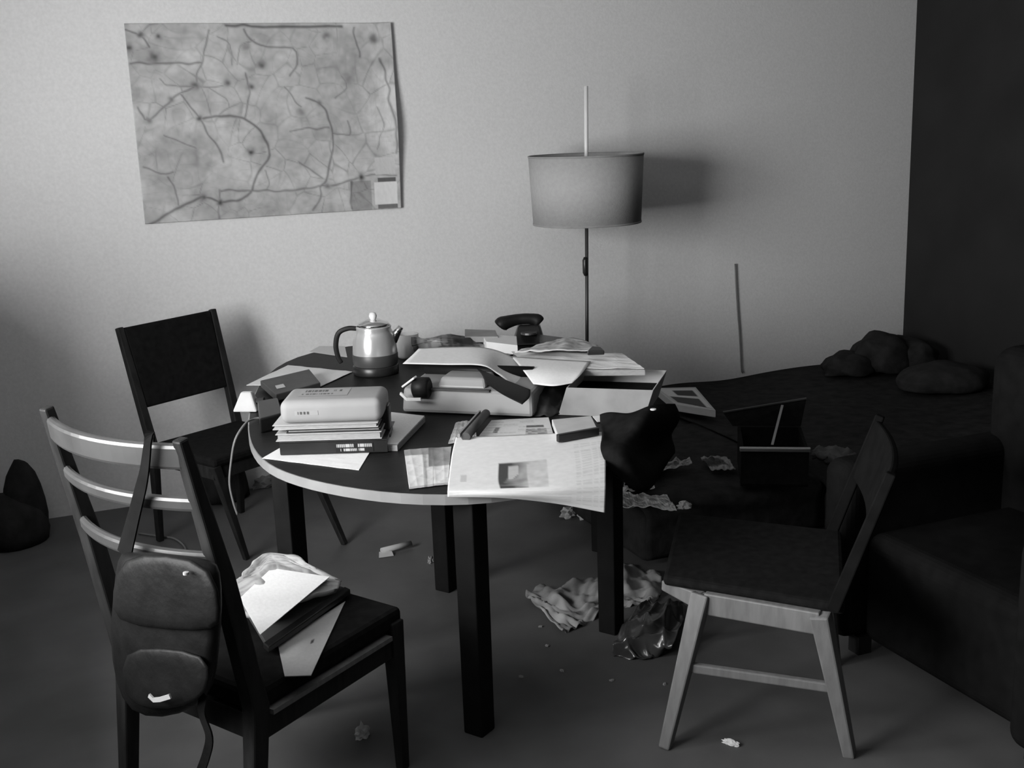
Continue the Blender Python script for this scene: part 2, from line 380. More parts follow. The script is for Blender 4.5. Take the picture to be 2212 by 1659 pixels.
# ------------------------------------------------------------------ floor lamp
YL = -.42
lt, lb = onY(1266, 186, YL), onY(1268, 735, YL)
lax = (lt-lb).normalized()
def lampz(z): return lb+lax*((z-lb.z)/lax.z)
foot = lampz(0)
L = thing('floor_lamp', (foot.x, foot.y, 0), 'floor lamp with drum shade on a thin pole against the wall', 'lamp')
zs1, zs0 = onY(1270, 335, YL).z, onY(1270, 480, YL).z
sc = lampz((zs0+zs1)/2)
R1 = (onY(1388, 337, YL)-onY(1156, 335, YL)).length/2*.965; R0 = R1*.945
MB().lathe([(0, 0), (.15, 0), (.15, .012), (.03, .03), (.012, .045)], (foot.x, foot.y, 0)).build('base', DMET, L, smooth=True)
MB().tube([lampz(.03), lampz(zs0+.05)], .0085, 12).build('pole', DMET, L, smooth=True)
MB().tube([lampz(zs0+.04), lt], .0095, 12).build('upper_rod', WHITEM, L, smooth=True)
p = lampz(onY(1265, 575, YL).z)
MB().tube([p+Vector((-.012, -.008, z)) for z in (-.045, -.03, .03, .045)], [.006, .013, .013, .006], 10).build('switch', BLK, L, smooth=True)
sh = MB().lathe([(R0, zs0-sc.z), (R1, zs1-sc.z)], sc, 64, close=False).build('lamp_shade', SHADE, L, smooth=True, solid=.004)
for r, z in ((R0, zs0), (R1, zs1)):
    rim = MB().lathe([(r-.004, z-sc.z-.004), (r+.002, z-sc.z-.004), (r+.002, z-sc.z+.004), (r-.004, z-sc.z+.004), (r-.004, z-sc.z-.004)], sc, 64, close=False)
    rim.build('shade_rim', GREYP, sh, smooth=True)
for k in range(3):
    a = k*2*PI/3+.4; q = lampz(zs1-.03); MB().tube([q, q+Vector((math.cos(a)*R1*.985, math.sin(a)*R1*.985, .01))], .003, 6).build('shade_spider', DMET, sh)
MB().lathe([(.0, -.06), (.02, -.05), (.032, 0), (.022, .04), (.014, .07), (.014, .1)], lampz(zs0+.14)+Vector((.0, -.035, 0)), 20).build('bulb', WHITEM, L, smooth=True)
cw = [onY(1588, 570, -.012), onY(1592, 650, -.012), onY(1598, 730, -.012), onY(1602, 800, -.012)]
cw.append(Vector((cw[-1].x+.01, -.012, .262)))
tag(MB().tube(spline(cw, 14), .0042, 6).build('wall_cable', CABLE, smooth=True), 'thin dark cable running down the wall behind the bed', 'cable')

# ------------------------------------------------------------------ oval table
ZT = .73
rim_px = [(537, 945), (545, 967), (565, 993), (592, 1011), (640, 1028), (700, 1043), (780, 1057), (860, 1066), (960, 1070), (1060, 1066), (1160, 1052), (1250, 1025), (1320, 985), (1372, 940), (1402, 895), (1408, 852), (1392, 815), (1350, 782), (1290, 759), (1200, 744), (1090, 735), (970, 733), (850, 737), (740, 746), (660, 760), (608, 781), (574, 806), (552, 838), (540, 878), (535, 915)]
rp = [at(x, y, ZT) for x, y in rim_px]
for _ in range(3): rp = [rp[i-1]*.15+rp[i]*.7+rp[(i+1) % len(rp)]*.15 for i in range(len(rp))]
rp2 = []
for i in range(len(rp)):
    for t in (0, .5): rp2.append(cr(rp[i-1], rp[i], rp[(i+1) % len(rp)], rp[(i+2) % len(rp)], t))
cen = sum(rp2, Vector())/len(rp2)
N, Rg, B = at(1036, 1578, 0), at(1321, 1362, 0), at(966, 1272, 0)
Lf = N+B-Rg
ang = math.atan2((Rg-N).y, (Rg-N).x)
T = thing('oval_table', ((N.x+B.x)/2, (N.y+B.y)/2, 0), 'large dark oval table with a pale rim, covered with papers', 'table')
MB().prism([(p.x, p.y) for p in rp2], ZT-.03, ZT).build('tabletop', DTOP, T)
eb = MB(); n = len(rp2); vs = []
for p in rp2:
    d = (p-cen).normalized()
    vs += [Vector((p.x, p.y, ZT-.031)), Vector((p.x, p.y, ZT-.002))] 
    vs[-2] += d*.004; vs[-1] += d*.004
    vs += [Vector((p.x, p.y, ZT-.002))-d*.001, Vector((p.x, p.y, ZT-.031))-d*.001]
fs = []
for i in range(n):
    j = (i+1) % n
    for k in range(4): fs.append([4*i+k, 4*j+k, 4*j+(k+1) % 4, 4*i+(k+1) % 4])
eb.add(vs, fs).build('rim_band', BAND, T, smooth=False)
for q in (N, Rg, B, Lf, old(-.27, 4.72), Vector((1.70, -1.5, 0))):
    MB().bar((q.x, q.y, 0), (q.x, q.y, ZT-.03), .064, .064, .068, .068, side=Vector((math.cos(ang), math.sin(ang), 0))).build('leg', DLEG, T, bevel=.004)

# ------------------------------------------------------------------ chairs
def rail(p0, p1, bow, h, th, seg=10, updir=Vector((0, 0, 1))):
    pts = [p0.lerp(p1, i/seg)+bow*(1-(2*i/seg-1)**2) for i in range(seg+1)]
    return MB().path(pts, h, th, updir)
# 1. ladder-back chair in the left foreground
FR, BR, BL, FL = old(-.335, 2.81), old(-.605, 2.395), old(-.985, 2.675), old(-.715, 3.09)
TR, TL = old(-.69, 2.31, 1.075), old(-1.075, 2.595, 1.085)
fwd = (FR-BR).normalized(); lft = (BL-BR).normalized()
c1 = thing('ladder_back_chair', ((FR.x+BL.x)/2, (FR.y+BL.y)/2, 0), 'ladder-back wooden chair with three curved rails in the left foreground', 'chair')
ZS = .46
for a, t in ((BR, TR), (BL, TL)):
    ft = a-fwd*.05; kn = Vector((a.x, a.y, .42))
    MB().path([Vector((ft.x, ft.y, 0)), kn, kn.lerp(Vector(t), .5)+fwd*.008, Vector(t)], [.032, .042, .04, .028], [.036, .05, .042, .026], lft).build('back_post', DWOOD, c1, bevel=.005)
for a in (FR, FL):
    MB().bar((a.x+.005, a.y, 0), (a.x, a.y, ZS-.03), .028, .028, .044, .044, side=lft).build('leg', DWOOD, c1, bevel=.004)
def onpost(a, t, z): k = Vector((a.x, a.y, .42)); return k.lerp(Vector(t), (z-.42)/(t[2]-.42))
for z, h, th in ((1.035, .058, .022), (.925, .034, .018), (.795, .036, .018)):
    p0, p1 = onpost(BL, TL, z), onpost(BR, TR, z)
    rail(p0-lft*.0, p1, -fwd*.055, h, th, 14, updir=(Vector(TR)-BR).normalized()).build('back_rail', MWOOD, c1, bevel=.009)
for a, b in ((FR, BR), (FL, BL), (FR, FL), (BR, BL)):
    MB().bar((a.x, a.y, ZS-.095), (b.x, b.y, ZS-.095), .065, .022, side=Vector((0, 0, 1))).build('seat_rail', DWOOD, c1, bevel=.003)
lr = MB().bar(Vector((FR.x, FR.y, ZS-.064))-lft*.012-fwd*.03, Vector((BR.x, BR.y, ZS-.064))-lft*.012+fwd*.03, .012, .024, side=Vector((0, 0, 1)))
lr.build('lit_rail_edge', LWOOD, c1)  # pale strip stands in for light catching the seat rail's top edge
e = .012
MB().prism([tuple(p)[:2] for p in (FR+fwd*.03-lft*e, BR-fwd*e-lft*e, BL-fwd*e+lft*e, FL+fwd*.03+lft*e)], ZS-.055, ZS).build('seat', BLKF, c1, bevel=.014)
# 2. panel-back chair by the wall
sbl, sbr = at(330, 958, .45), at(512, 908, .45)
tl, tr = at(257, 708, .92), at(458, 668, .925)
ac = (sbr-sbl).normalized(); fw = Vector((ac.y, -ac.x, 0))
wd = (sbr-sbl).length
sfl, sfr = sbl+fw*.40, sbr+fw*.40
c2 = thing('panel_back_chair', ((sfl.x+sbr.x)/2, (sfl.y+sbr.y)/2, 0), 'dark chair with a solid square back panel standing at the wall below the map', 'chair')
bl_f, fl_f, fr_f = at(346, 1168, 0), at(533, 1208, 0), at(745, 1176, 0)
br_f = sbr+(bl_f-sbl); br_f.z = 0
for s_, t_, f_ in ((sbl, tl, bl_f), (sbr, tr, br_f)):
    f_ = Vector((f_.x, f_.y, 0)); k = Vector((s_.x, s_.y, .43))
    MB().path([f_, k, k.lerp(t_, .55), t_], [.026, .036, .032, .028], [.026, .036, .03, .024], ac).build('back_post', DWOOD, c2, bevel=.004)
for s_, f_ in ((sfl, fl_f), (sfr, fr_f)):
    MB().bar((f_.x, f_.y, 0), (s_.x, s_.y, .42), .022, .022, .036, .036, side=ac).build('leg', DWOOD, c2, bevel=.003)
k0, k1 = Vector((sbl.x, sbl.y, .43)), Vector((sbr.x, sbr.y, .43))
a0, a1 = k0.lerp(tl, .33), k1.lerp(tr, .335)
th = fw*.012
ins = ac*.012
MB().hexa([a0-th+ins, a1-th-ins, a1+th-ins, a0+th+ins], [tl-th+ins+Vector((0, 0, -.004)), tr-th-ins+Vector((0, 0, -.004)), tr+th-ins+Vector((0, 0, -.004)), tl+th+ins+Vector((0, 0, -.004))]).build('back_panel', BLKF, c2, bevel=.01)
MB().prism([tuple(p)[:2] for p in (sbl-ac*.01, sbr+ac*.01, sfr+ac*.015+fw*.02, sfl-ac*.015+fw*.02)], .415, .452).build('seat', BLKF, c2, bevel=.012)
for a, b in ((sfl, sfr), (sbl, sbr), (sbl, sfl), (sbr, sfr)):
    MB().bar((a.x, a.y, .39), (b.x, b.y, .39), .05, .018, side=Vector((0, 0, 1))).build('seat_rail', DWOOD, c2)
# 3. chair with pale legs in the right foreground
q1, q2, q3, q4 = at(1432, 1248, .45), at(1826, 1312, .45), at(1818, 1148, .45), at(1466, 1108, .45)   # near-left, near-right, far-right, far-left
c3 = thing('pale_legged_chair', ((q1.x+q3.x)/2, (q1.y+q3.y)/2, 0), 'chair with a black seat on splayed pale wooden legs in the right foreground', 'chair')
MB().prism([tuple(p)[:2] for p in (q1, q2, q3, q4)], .425, .455).build('seat', BLKF, c3, bevel=.012)
t1, t2 = at(1516, 1300, .40), at(1772, 1345, .40)
ex = (t2-t1).normalized()
f1, f2 = at(1437, 1615, 0), at(1836, 1632, 0)
ey = Vector((-ex.y, ex.x, 0))
t3 = at(1806, 1170, .42)-ex*.05; t3.z = .40
t4 = at(1480, 1130, .42)+ex*.07; t4.z = .40
f3 = t3+ex*.05+ey*.04; f4 = t4-ex*.05+ey*.03
t1b, t2b = Vector((t1.x, t1.y, .425)), Vector((t2.x, t2.y, .425))
for t_, f_ in ((t1, f1), (t2, f2), (t3, f3), (t4, f4)):
    MB().bar((f_.x, f_.y, 0), (t_.x, t_.y, .425), .032, .032, .05, .046, side=ex).build('leg', LWOOD, c3, bevel=.005)
MB().bar(t1+ex*.01, t2-ex*.0, .062, .026, side=Vector((0, 0, 1))).build('seat_rail', LWOOD, c3, bevel=.004)
for a, b in ((t2, t3), (t4, t3), (t1, t4)):
    MB().bar((a.x, a.y, .40), (b.x, b.y, .40), .05, .022, side=Vector((0, 0, 1))).build('seat_rail', LWOOD, c3, bevel=.003)
k1_ = at(1434, 1262, .41); 
MB().bar(t1+Vector((0, 0, .003)), k1_, .05, .03, .03, .022, side=Vector((0, 0, 1))).build('corner_bracket', LWOOD, c3, bevel=.004)
s0, s1 = f1.lerp(t1, .56), f2.lerp(t2, .52)
MB().bar(s0, s1, .026, .02, side=Vector((0, 0, 1))).build('stretcher', LWOOD, c3, bevel=.004)
bk0, bk1 = q2.copy(), q3.copy(); ox = (q2-q1).normalized()
b0, b1 = Vector((bk0.x, bk0.y, .44))-ox*.03, Vector((bk1.x, bk1.y, .44))-ox*.03
p0, p1 = b0+ox*.13+Vector((0, 0, .38)), b1+ox*.13+Vector((0, 0, .38))
for a, b in ((b0, p0), (b1, p1)):
    MB().bar(a, b, .034, .03, .026, .022, side=ox).build('back_post', DEEP, c3, bevel=.004)
rail(b0.lerp(p0, .72), b1.lerp(p1, .72), ox*.03, .19, .02, 10, updir=(p0-b0).normalized()).build('back_panel', DEEP, c3, bevel=.006)

# ------------------------------------------------------------------ bed along the wall, under dark covers
bx0, bx1, bd = 2.58, 4.42, 1.70
bed = thing('low_bed', ((bx0+bx1)/2, -bd/2, 0), 'low bed along the wall buried under dark covers', 'bed')
MB().box(((bx0+bx1)/2, -bd/2-.005, .105), (bx1-bx0, bd, .205)).build('mattress', BLANK2, bed, bevel=.03)
ct = []
for j in range(5):
    r = []
    for i in range(7):
        x = bx0-.01+(bx1-bx0-.01)*i/6; y = -.02-(bd+.015)*j/4
        r.append(Vector((x, y, .228+.008*math.sin(i*2.1+j*1.3))))
    ct.append(r)
ct.append([Vector((p.x, p.y-.03, .15)) for p in ct[-1]]); ct.append([Vector((p.x, p.y-.035+.015*math.sin(k*2), .03)) for k, p in enumerate(ct[-2])])
patch(ct, 60, 44, .012, 5, lambda u, v: .014, freq=14, soft=True).build('bed_cover', BLANK, bed, smooth=True, solid=.008)
# folded dark mattress on the floor that carries on from the bed towards the table
fm = thing('folded_mattress', (2.17, -1.24, 0), 'dark folded mattress on the floor between the bed and the table leg', 'mattress')
MB().box((2.165, -1.24, .1), (.79, .93, .195)).build('core', BLANK2, fm, bevel=.03)
ct = []
for j in range(4):
    ct.append([Vector((1.765+.80*i/4, -.765-.95*j/3, .226+.006*math.sin(i*1.7+j*2))) for i in range(5)])
ct.append([Vector((p.x, p.y-.02, .14)) for p in ct[-1]]); ct.append([Vector((p.x, p.y-.004+.01*math.sin(k*2), .03)) for k, p in enumerate(ct[-1])])
patch(ct, 30, 40, .010, 8, lambda u, v: .014, freq=9, soft=True).build('mattress_cover', BLANK, fm, smooth=True, solid=.008)
def lump(pts, rs, seed, amp=.25, n=20):
    """soft crumpled heap: merged ellipsoids pushed by noise"""
    bm = bmesh.new()
    for c, r in zip(pts, rs):
        v = bmesh.ops.create_icosphere(bm, subdivisions=3, radius=1)['verts']
        for q in v:
            d = q.co.copy()
            k = 1+amp*(math.sin(d.x*5+seed)*math.cos(d.y*6+seed*2)+.6*math.sin(d.z*9+d.x*7+seed*3)+.3*math.sin(d.y*17+seed))*.5
            q.co = Vector(c)+Vector((d.x*r[0], d.y*r[1], max(d.z, -.25)*r[2]))*k
    mb = MB(); bm.verts.ensure_lookup_table(); idx = {v: i for i, v in enumerate(bm.verts)}
    mb.v = [v.co.copy() for v in bm.verts]; mb.f = [[idx[v] for v in f.verts] for f in bm.faces]; bm.free(); return mb
def lump_at(base, *a, **k):
    mb = lump(*a, **k); z = min(v.z for v in mb.v)
    for v in mb.v: v.z += base-z
    return mb
h = at(1905, 790, .27)
tag(lump_at(.25, [(h.x, -.32, .3), (h.x+.16, -.34, .3), (h.x-.2, -.3, .28)], [(.2, .17, .16), (.17, .2, .12), (.17, .14, .09)], 2, .3).build('clothes_heap', BLANK, smooth=True, sub=1), 'black heap of clothes on the bed in the room corner', 'clothes')
h = at(2010, 790, .3)
tag(lump_at(.25, [(4.05, -.8, .3)], [(.26, .2, .1)], 4, .12).build('pillow', BLANK2, smooth=True, sub=1), 'dim grey pillow on the bed beside the black heap', 'pillow')
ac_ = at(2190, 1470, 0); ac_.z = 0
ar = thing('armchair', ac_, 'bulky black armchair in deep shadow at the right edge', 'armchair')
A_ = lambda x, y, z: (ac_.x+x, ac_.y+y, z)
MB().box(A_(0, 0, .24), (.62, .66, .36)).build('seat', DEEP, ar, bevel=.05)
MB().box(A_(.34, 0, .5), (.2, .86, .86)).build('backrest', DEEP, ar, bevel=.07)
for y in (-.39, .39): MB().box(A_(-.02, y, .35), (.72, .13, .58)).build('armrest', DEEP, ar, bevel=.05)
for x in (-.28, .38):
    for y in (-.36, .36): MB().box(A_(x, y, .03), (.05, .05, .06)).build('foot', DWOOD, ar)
# things on the bed
q = [(1457, 872), (1546, 886), (1503, 836), (1416, 838)]
bk = thing('picture_book', at(1480, 860, .26), 'white-edged book with dark cover pictures lying on the bed near the table', 'book')
slab(q, .275, .312).build('book_block', OFFW, bk, bevel=.003)
flat_sheet([(1462, 868), (1538, 882), (1500, 839), (1424, 841)], .3135, 24, 24, colfn=lambda u, v: (.05 if (v < .42 and .3 < u < .88 and v > .12) else (.06 if v > .58 and u > .0 and u < .86 else .62))).build('cover_print', PRINT, bk)
# open dark case with raised lid
a, b = at(1600, 1050, .255), at(1746, 1052, .255)
ex3 = (b-a).normalized(); ey3 = Vector((-ex3.y, ex3.x, 0)); lenx = (b-a).length
hz = drop(Vector((a.x, a.y, .6)), 972).z-.255
case = thing('open_case', (a+b)/2, 'black open case with metal front rim and raised lid on the folded mattress', 'case')
dep = .34
P = lambda x, y, z: a+ex3*x+ey3*y+Vector((0, 0, z))
wl = MB()
wl.hexa([P(0, 0, .0), P(lenx, 0, .0), P(lenx, .012, .0), P(0, .012, .0)], [P(0, 0, hz), P(lenx, 0, hz), P(lenx, .012, hz), P(0, .012, hz)])
wl.hexa([P(0, dep, .0), P(lenx, dep, .0), P(lenx, dep+.012, .0), P(0, dep+.012, .0)], [P(0, dep, hz), P(lenx, dep, hz), P(lenx, dep+.012, hz), P(0, dep+.012, hz)])
for x in (0, lenx-.012): wl.hexa([P(x, .012, 0), P(x+.012, .012, 0), P(x+.012, dep, 0), P(x, dep, 0)], [P(x, .012, hz), P(x+.012, .012, hz), P(x+.012, dep, hz), P(x, dep, hz)])
wl.hexa([P(0, 0, 0), P(lenx, 0, 0), P(lenx, dep, 0), P(0, dep, 0)], [P(0, 0, .01), P(lenx, 0, .01), P(lenx, dep, .01), P(0, dep, .01)])
wl.build('body', BLKF, case)
MB().bar(P(-.006, -.002, hz+.004), P(lenx+.006, -.002, hz+.004), .016, .02, side=Vector((0, 0, 1))).build('front_rim', DCHROME, case, bevel=.003)
u0, u1 = onplane(1562, 892, P(0, dep+.06, 0), ey3), onplane(1742, 862, P(0, dep+.06, 0), ey3)
MB().hexa([P(-.02, dep+.013, hz), P(lenx, dep+.013, hz), P(lenx, dep+.035, hz), P(-.02, dep+.035, hz)], [u0, u1, u1+ey3*.022, u0+ey3*.022]).build('lid', BLKF, case, bevel=.003)
MB().bar(u0+Vector((0, 0, .003)), u1+Vector((0, 0, .003)), .006, .01, side=Vector((0, 0, 1))).build('lid_rim', DGREY, case)
st0, st1 = onplane(1668, 962, P(0, .1, 0), ey3), onplane(1690, 876, P(0, dep+.03, 0), ey3)
MB().bar(st0, st1, .01, .006, side=ex3).build('lid_stay', DCHROME, case)
cz = at(1800, 985, .27)
ctl = [[at(1750, 968, .30), at(1800, 962, .31), at(1850, 975, .27)], [at(1752, 978, .28), at(1800, 980, .3), at(1850, 985, .265)], [at(1760, 985, .265), at(1810, 1000, .27), at(1838, 1005, .262)]]
tag(patch(ctl, 20, 16, .03, 3, lambda u, v: .12).build('crumpled_cloth', PRINT, smooth=True, solid=.003), 'crumpled grey cloth beside the open case on the bed', 'cloth')
q = [(1538, 1014), (1588, 1012), (1570, 986), (1514, 988)]
tag(flat_sheet(q, .268, 16, 14, crump=.012, seed=8, colfn=lambda u, v: .25 if (v > .72 or u > .78 or v < .14) else .04).build('magazine', PRINT, solid=.004), 'dark magazine with pale border on the folded mattress left of the case', 'magazine')
# pale litter in front of the bed
lit = [((1352, 1028), (1450, 1012), (1440, 985), (1360, 998), .265, 'grey newspaper sheet on the folded mattress near the table'), ((1345, 1062), (1415, 1052), (1400, 1025), (1350, 1030), .262, 'torn pale newspaper page on the mattress corner behind the table leg'),
       ((1400, 1022), (1495, 1000), (1490, 988), (1420, 1000), .285, 'narrow pale strip of paper lying across the folded mattress')]
for k, (a, b, c, d, z, lab) in enumerate(lit):
    tag(flat_sheet([a, b, c, d], z, 24, 20, crump=.014, seed=20+k, colfn=newsfn(.42 if k != 1 else .55, [(.3, .2, .7, .6, .12)], 14, 3, k, .7, .9)).build('newspaper_page', PRINT, solid=.002), lab, 'newspaper')
tag(flat_sheet([(1338, 1092), (1462, 1098), (1440, 1068), (1345, 1062)], .262, 24, 16, crump=.016, seed=31, colfn=newsfn(.55, [], 12, 4, 3, .7, .9)).build('newspaper_page', PRINT, solid=.002), 'shredded pale newspaper along the front edge of the folded mattress', 'newspaper')
for k, (x, y, s_, lab) in enumerate(((1446, 1092, .02, 'small white paper ball at the front edge of the folded mattress'), (1478, 1092, .025, 'curled grey scrap at the front edge of the folded mattress'))):
    p = at(x, y, .26); tag(lump_at(.25, [(p.x, p.y, .02)], [(s_, s_*.8, s_*.8)], k+5, .5).build('paper_scrap', OFFW), lab, 'paper scrap')

# ------------------------------------------------------------------ on the table: left group
EPS = .0012
z0 = ZT+EPS
tag(flat_sheet([(690, 836), (762, 803), (622, 789), (532, 832)], z0+.002, 10, 10, crump=.002, colfn=lambda u, v: .72).build('paper_sheet', PRINT, solid=.0015), 'white sheets under the dark booklet at the left table rim', 'paper')
tag(flat_sheet([(775, 1016), (800, 975), (640, 948), (566, 990)], z0, 10, 10, crump=.001, colfn=lambda u, v: .78).build('paper_sheet', PRINT, solid=.001), 'white sheet under the black book at the front left rim', 'paper')
tag(flat_sheet([(750, 772), (745, 748), (690, 748), (668, 760)], z0, 8, 8, colfn=lambda u, v: .6).build('paper_sheet', PRINT, solid=.001), 'pale sheet at the far left table edge behind the coffee pot', 'paper')
bk = thing('dark_booklet', at(625, 830, ZT), 'dark grey booklet lying on white sheets at the left of the table', 'booklet')
slab([(596, 852), (692, 826), (668, 797), (562, 822)], z0+.008, z0+.034).build('cover', DGREY, bk, bevel=.003)
flat_sheet([(598, 840), (617, 836), (612, 829), (594, 833)], z0+.0352, 3, 3, colfn=lambda u, v: .5).build('label_sticker', PRINT, bk)
tag(slab([(560, 905), (610, 892), (600, 858), (556, 866)], z0, z0+.05).build('black_case', BLK, bevel=.006), 'small black case on the left rim below the dark booklet', 'case')
cpb = at(528, 880, ZT+.03); cpb.z = ZT+EPS
cp = thing('white_adapter', cpb, 'small white tapered plug adapter at the left table rim', 'adapter')
u = (at(560, 872, ZT)-at(506, 872, ZT)).normalized(); v = Vector((-u.y, u.x, 0)); c = at(536, 886, ZT); c.z = ZT+EPS
MB().hexa([c-u*.045-v*.035, c+u*.045-v*.035, c+u*.045+v*.035, c-u*.045+v*.035], [c-u*.018-v*.012+Vector((0, 0, .066)), c+u*.02-v*.012+Vector((0, 0, .066)), c+u*.02+v*.012+Vector((0, 0, .066)), c-u*.018+v*.012+Vector((0, 0, .066))]).build('housing', OFFW, cp, bevel=.006)
MB().tube([c+u*.03+Vector((0, 0, .03)), c+u*.062+v*.0+Vector((0, 0, .034))], .011, 10).build('socket', BLK, cp)
e0 = at(566, 902, ZT+.012)
cord = [e0, at(548, 905, ZT+.012), at(530, 915, ZT+.008)]
ep = at(527, 925, ZT)+Vector((-.02, -.02, 0))
for x, y in ((508, 950), (499, 1000), (496, 1045), (504, 1085), (513, 1112)):
    cord.append(onplane(x, y, ep, Vector((math.sin(YAW), math.cos(YAW), 0))))
tag(MB().tube(spline(cord, 40), .0038, 6).build('hanging_cord', CABLE, smooth=True), 'thin grey cord hanging over the left table rim', 'cord')
# book stack
fa, fb = at(606, 986, ZT), at(838, 979, ZT)
bxv = (fb-fa).normalized(); byv = Vector((-bxv.y, bxv.x, 0)); bl_ = (fb-fa).length
def bookrect(x0, x1, y0, y1): return [tuple(fa+bxv*x+byv*y)[:2] for x, y in ((x0, y0), (x1, y0), (x1, y1), (x0, y1))]
zb = z0+.0025
def book(name, x0, x1, y0, y1, zt, cover, label, cv=.0035):
    """hardback: two boards, a spine along the near side, page block set back"""
    global zb
    c_ = fa+bxv*(x0+x1)/2+byv*(y0+y1)/2
    o = thing(name, (c_.x, c_.y, zb), label, 'book', 'books stacked at the left front of the table')
    MB().prism(bookrect(x0, x1, y0, y1), zb, zb+cv).build('board', cover, o, bevel=.001)
    MB().prism(bookrect(x0, x1, y0, y1), zt-cv, zt).build('board', cover, o, bevel=.001)
    MB().prism(bookrect(x0+.006, x1-.006, y0+.006, y1-.006), zb+cv, zt-cv).build('page_block', PAGES, o)
    zb = zt+.0008; return o
o = book('hardback_book', .0, bl_, 0, .21, zb+.040, BLK, 'thick black book with pale spine lettering at the bottom of the stack')
MB().prism(bookrect(0, bl_, -.0015, .007), zb-.0408+.0035, zb-.0008-.0035).build('spine', BLK, o)
sa, sb = fa+bxv*(bl_*.52)-byv*.0028, fa+bxv*(bl_*.87)-byv*.0028
patch([[sa+Vector((0, 0, .036)), sb+Vector((0, 0, .036))], [sa+Vector((0, 0, .008)), sb+Vector((0, 0, .008))]], 60, 14, colfn=marks([(.12, .5, .03, .97), (.62, .9, .12, .8)], 3, .014, .42, 17, .85)).build('spine_lettering', PRINT, o)
o = book('paperback_book', -.012, bl_*.95, .005, .20, zb+.022, OFFW, 'pale paperback with frayed corner lying on the black book', .002)
o = book('dark_notebook', .02, bl_*.94, .012, .20, zb+.011, BLK, 'thin dark notebook sandwiched between two pale books', .003)
o = book('thin_pale_book', -.02, bl_*.92, .01, .20, zb+.014, OFFW, 'thin pale book just under the thick cream volume', .002)
cb = fa+bxv*(bl_*.47)+byv*.11
o = thing('cream_volume', (cb.x, cb.y, zb), 'thick soft cream volume with faint print on top of the book stack', 'book', 'books stacked at the left front of the table')
H_ = .072
MB().prism(bookrect(.004, bl_*.965, .012, .20), zb, zb+H_).build('body', CREAM, o, bevel=.024, smooth=True)
z_ = zb+H_+.0008
pa = lambda x, y: Vector((*(fa+bxv*x+byv*y).to_2d(), z_))
patch([[pa(.05, .16), pa(bl_*.62, .16)], [pa(.05, .07), pa(bl_*.62, .07)]], 60, 26, colfn=marks([(.12, .42, .03, .9), (.62, .8, .05, .7)], 7, .33, .10, 16, .75)).build('cover_print', PRINT, o)
zs_ = zb+.02
pf = lambda x, z: Vector((*(fa+bxv*x+byv*.0112).to_2d(), z))
patch([[pf(.05, zs_+.022), pf(.12, zs_+.022)], [pf(.05, zs_+.008), pf(.12, zs_+.008)]], 20, 8, colfn=marks([(.2, .8, .1, .8)], 9, .33, .07, 6, .8)).build('spine_mark', PRINT, o)
bt = at(834, 962, ZT)
tag(MB().box((bt.x+.012, bt.y+.04, z0+.06), (.035, .05, .118), math.atan2(bxv.y, bxv.x)).build('black_box', BLK, bevel=.004), 'narrow black upright box at the right end of the book stack', 'box')
wb = thing('white_pad', at(870, 925, ZT), 'white writing pad between the book stack and the typewriter', 'pad')
slab([(838, 962), (858, 962), (918, 900), (845, 892)], z0, z0+.018).build('page_block', PAGES, wb)
flat_sheet([(837, 960), (858, 960), (917, 898), (845, 890)], z0+.0192, 4, 4, colfn=lambda u, v: .78).build('top_sheet', PRINT, wb)

# ------------------------------------------------------------------ coffee pot and things behind
cb = at(813, 806, ZT); cb.z = z0
P_ = thing('coffee_pot', cb, 'shiny metal coffee pot with a black handle at the back left of the table', 'coffee pot')
MB().lathe([(.0, 0), (.088, 0), (.09, .006), (.09, .032), (.086, .036)], cb, 48).build('base_ring', BLK, P_, smooth=True)
MB().lathe([(.084, .036), (.088, .05), (.088, .085), (.084, .13), (.074, .165), (.068, .178), (.07, .186), (.066, .19)], cb, 48).build('body', ALU, P_, smooth=True)
MB().lathe([(.0865, .037), (.0895, .05), (.0895, .078), (.0875, .082)], cb, 48, close=False).build('band', DMET, P_, smooth=True)
ld_ = MB().lathe([(.066, .19), (.06, .2), (.03, .212), (.0, .214)], cb, 40).build('lid', CHROME, P_, smooth=True)
MB().lathe([(.006, .21), (.012, .216), (.016, .228), (.012, .24), (.0, .243)], cb, 20).build('lid_knob', WHITEM, ld_, smooth=True)
hx = -_R0
hd = [cb+hx*.064+Vector((0, 0, .18)), cb+hx*.10+Vector((0, 0, .182)), cb+hx*.138+Vector((0, 0, .165)), cb+hx*.152+Vector((0, 0, .12)), cb+hx*.148+Vector((0, 0, .075)), cb+hx*.135+Vector((0, 0, .045))]
MB().path(spline(hd, 24), .024, .018, _F.cross(hx).cross(hx)).build('handle', HARD, P_, smooth=True, bevel=.004)
so = cb-hx*.07
MB().tube([cb-hx*.07+Vector((0, 0, .13)), cb-hx*.095+Vector((0, 0, .165)), cb-hx*.108+Vector((0, 0, .182))], [.022, .014, .011], 12).build('spout', CHROME, P_, smooth=True)
mc = at(882, 772, ZT); mc.z = z0
mg = thing('white_mug', mc, 'white mug between the coffee pot and the crumpled magazines', 'mug')
MB().lathe([(0, 0), (.040, 0), (.046, .01), (.048, .1), (.045, .1), (.042, .012), (0, .01)], mc, 32, close=False).build('cup', WHITEM, mg, smooth=True)
MB().tube([mc+_R0*(.046+.03*math.sin(t*PI))+Vector((0, 0, .025+.055*t)) for t in [i/8 for i in range(9)]], .006, 8).build('handle', WHITEM, mg, smooth=True)
p = at(825, 752, ZT); p.z = z0
tag(lump_at(z0, [(p.x, p.y, ZT+.05)], [(.05, .05, .055)], 3, .5).build('crumpled_tissue', WHT), 'crumpled white tissue behind the coffee pot', 'tissue')
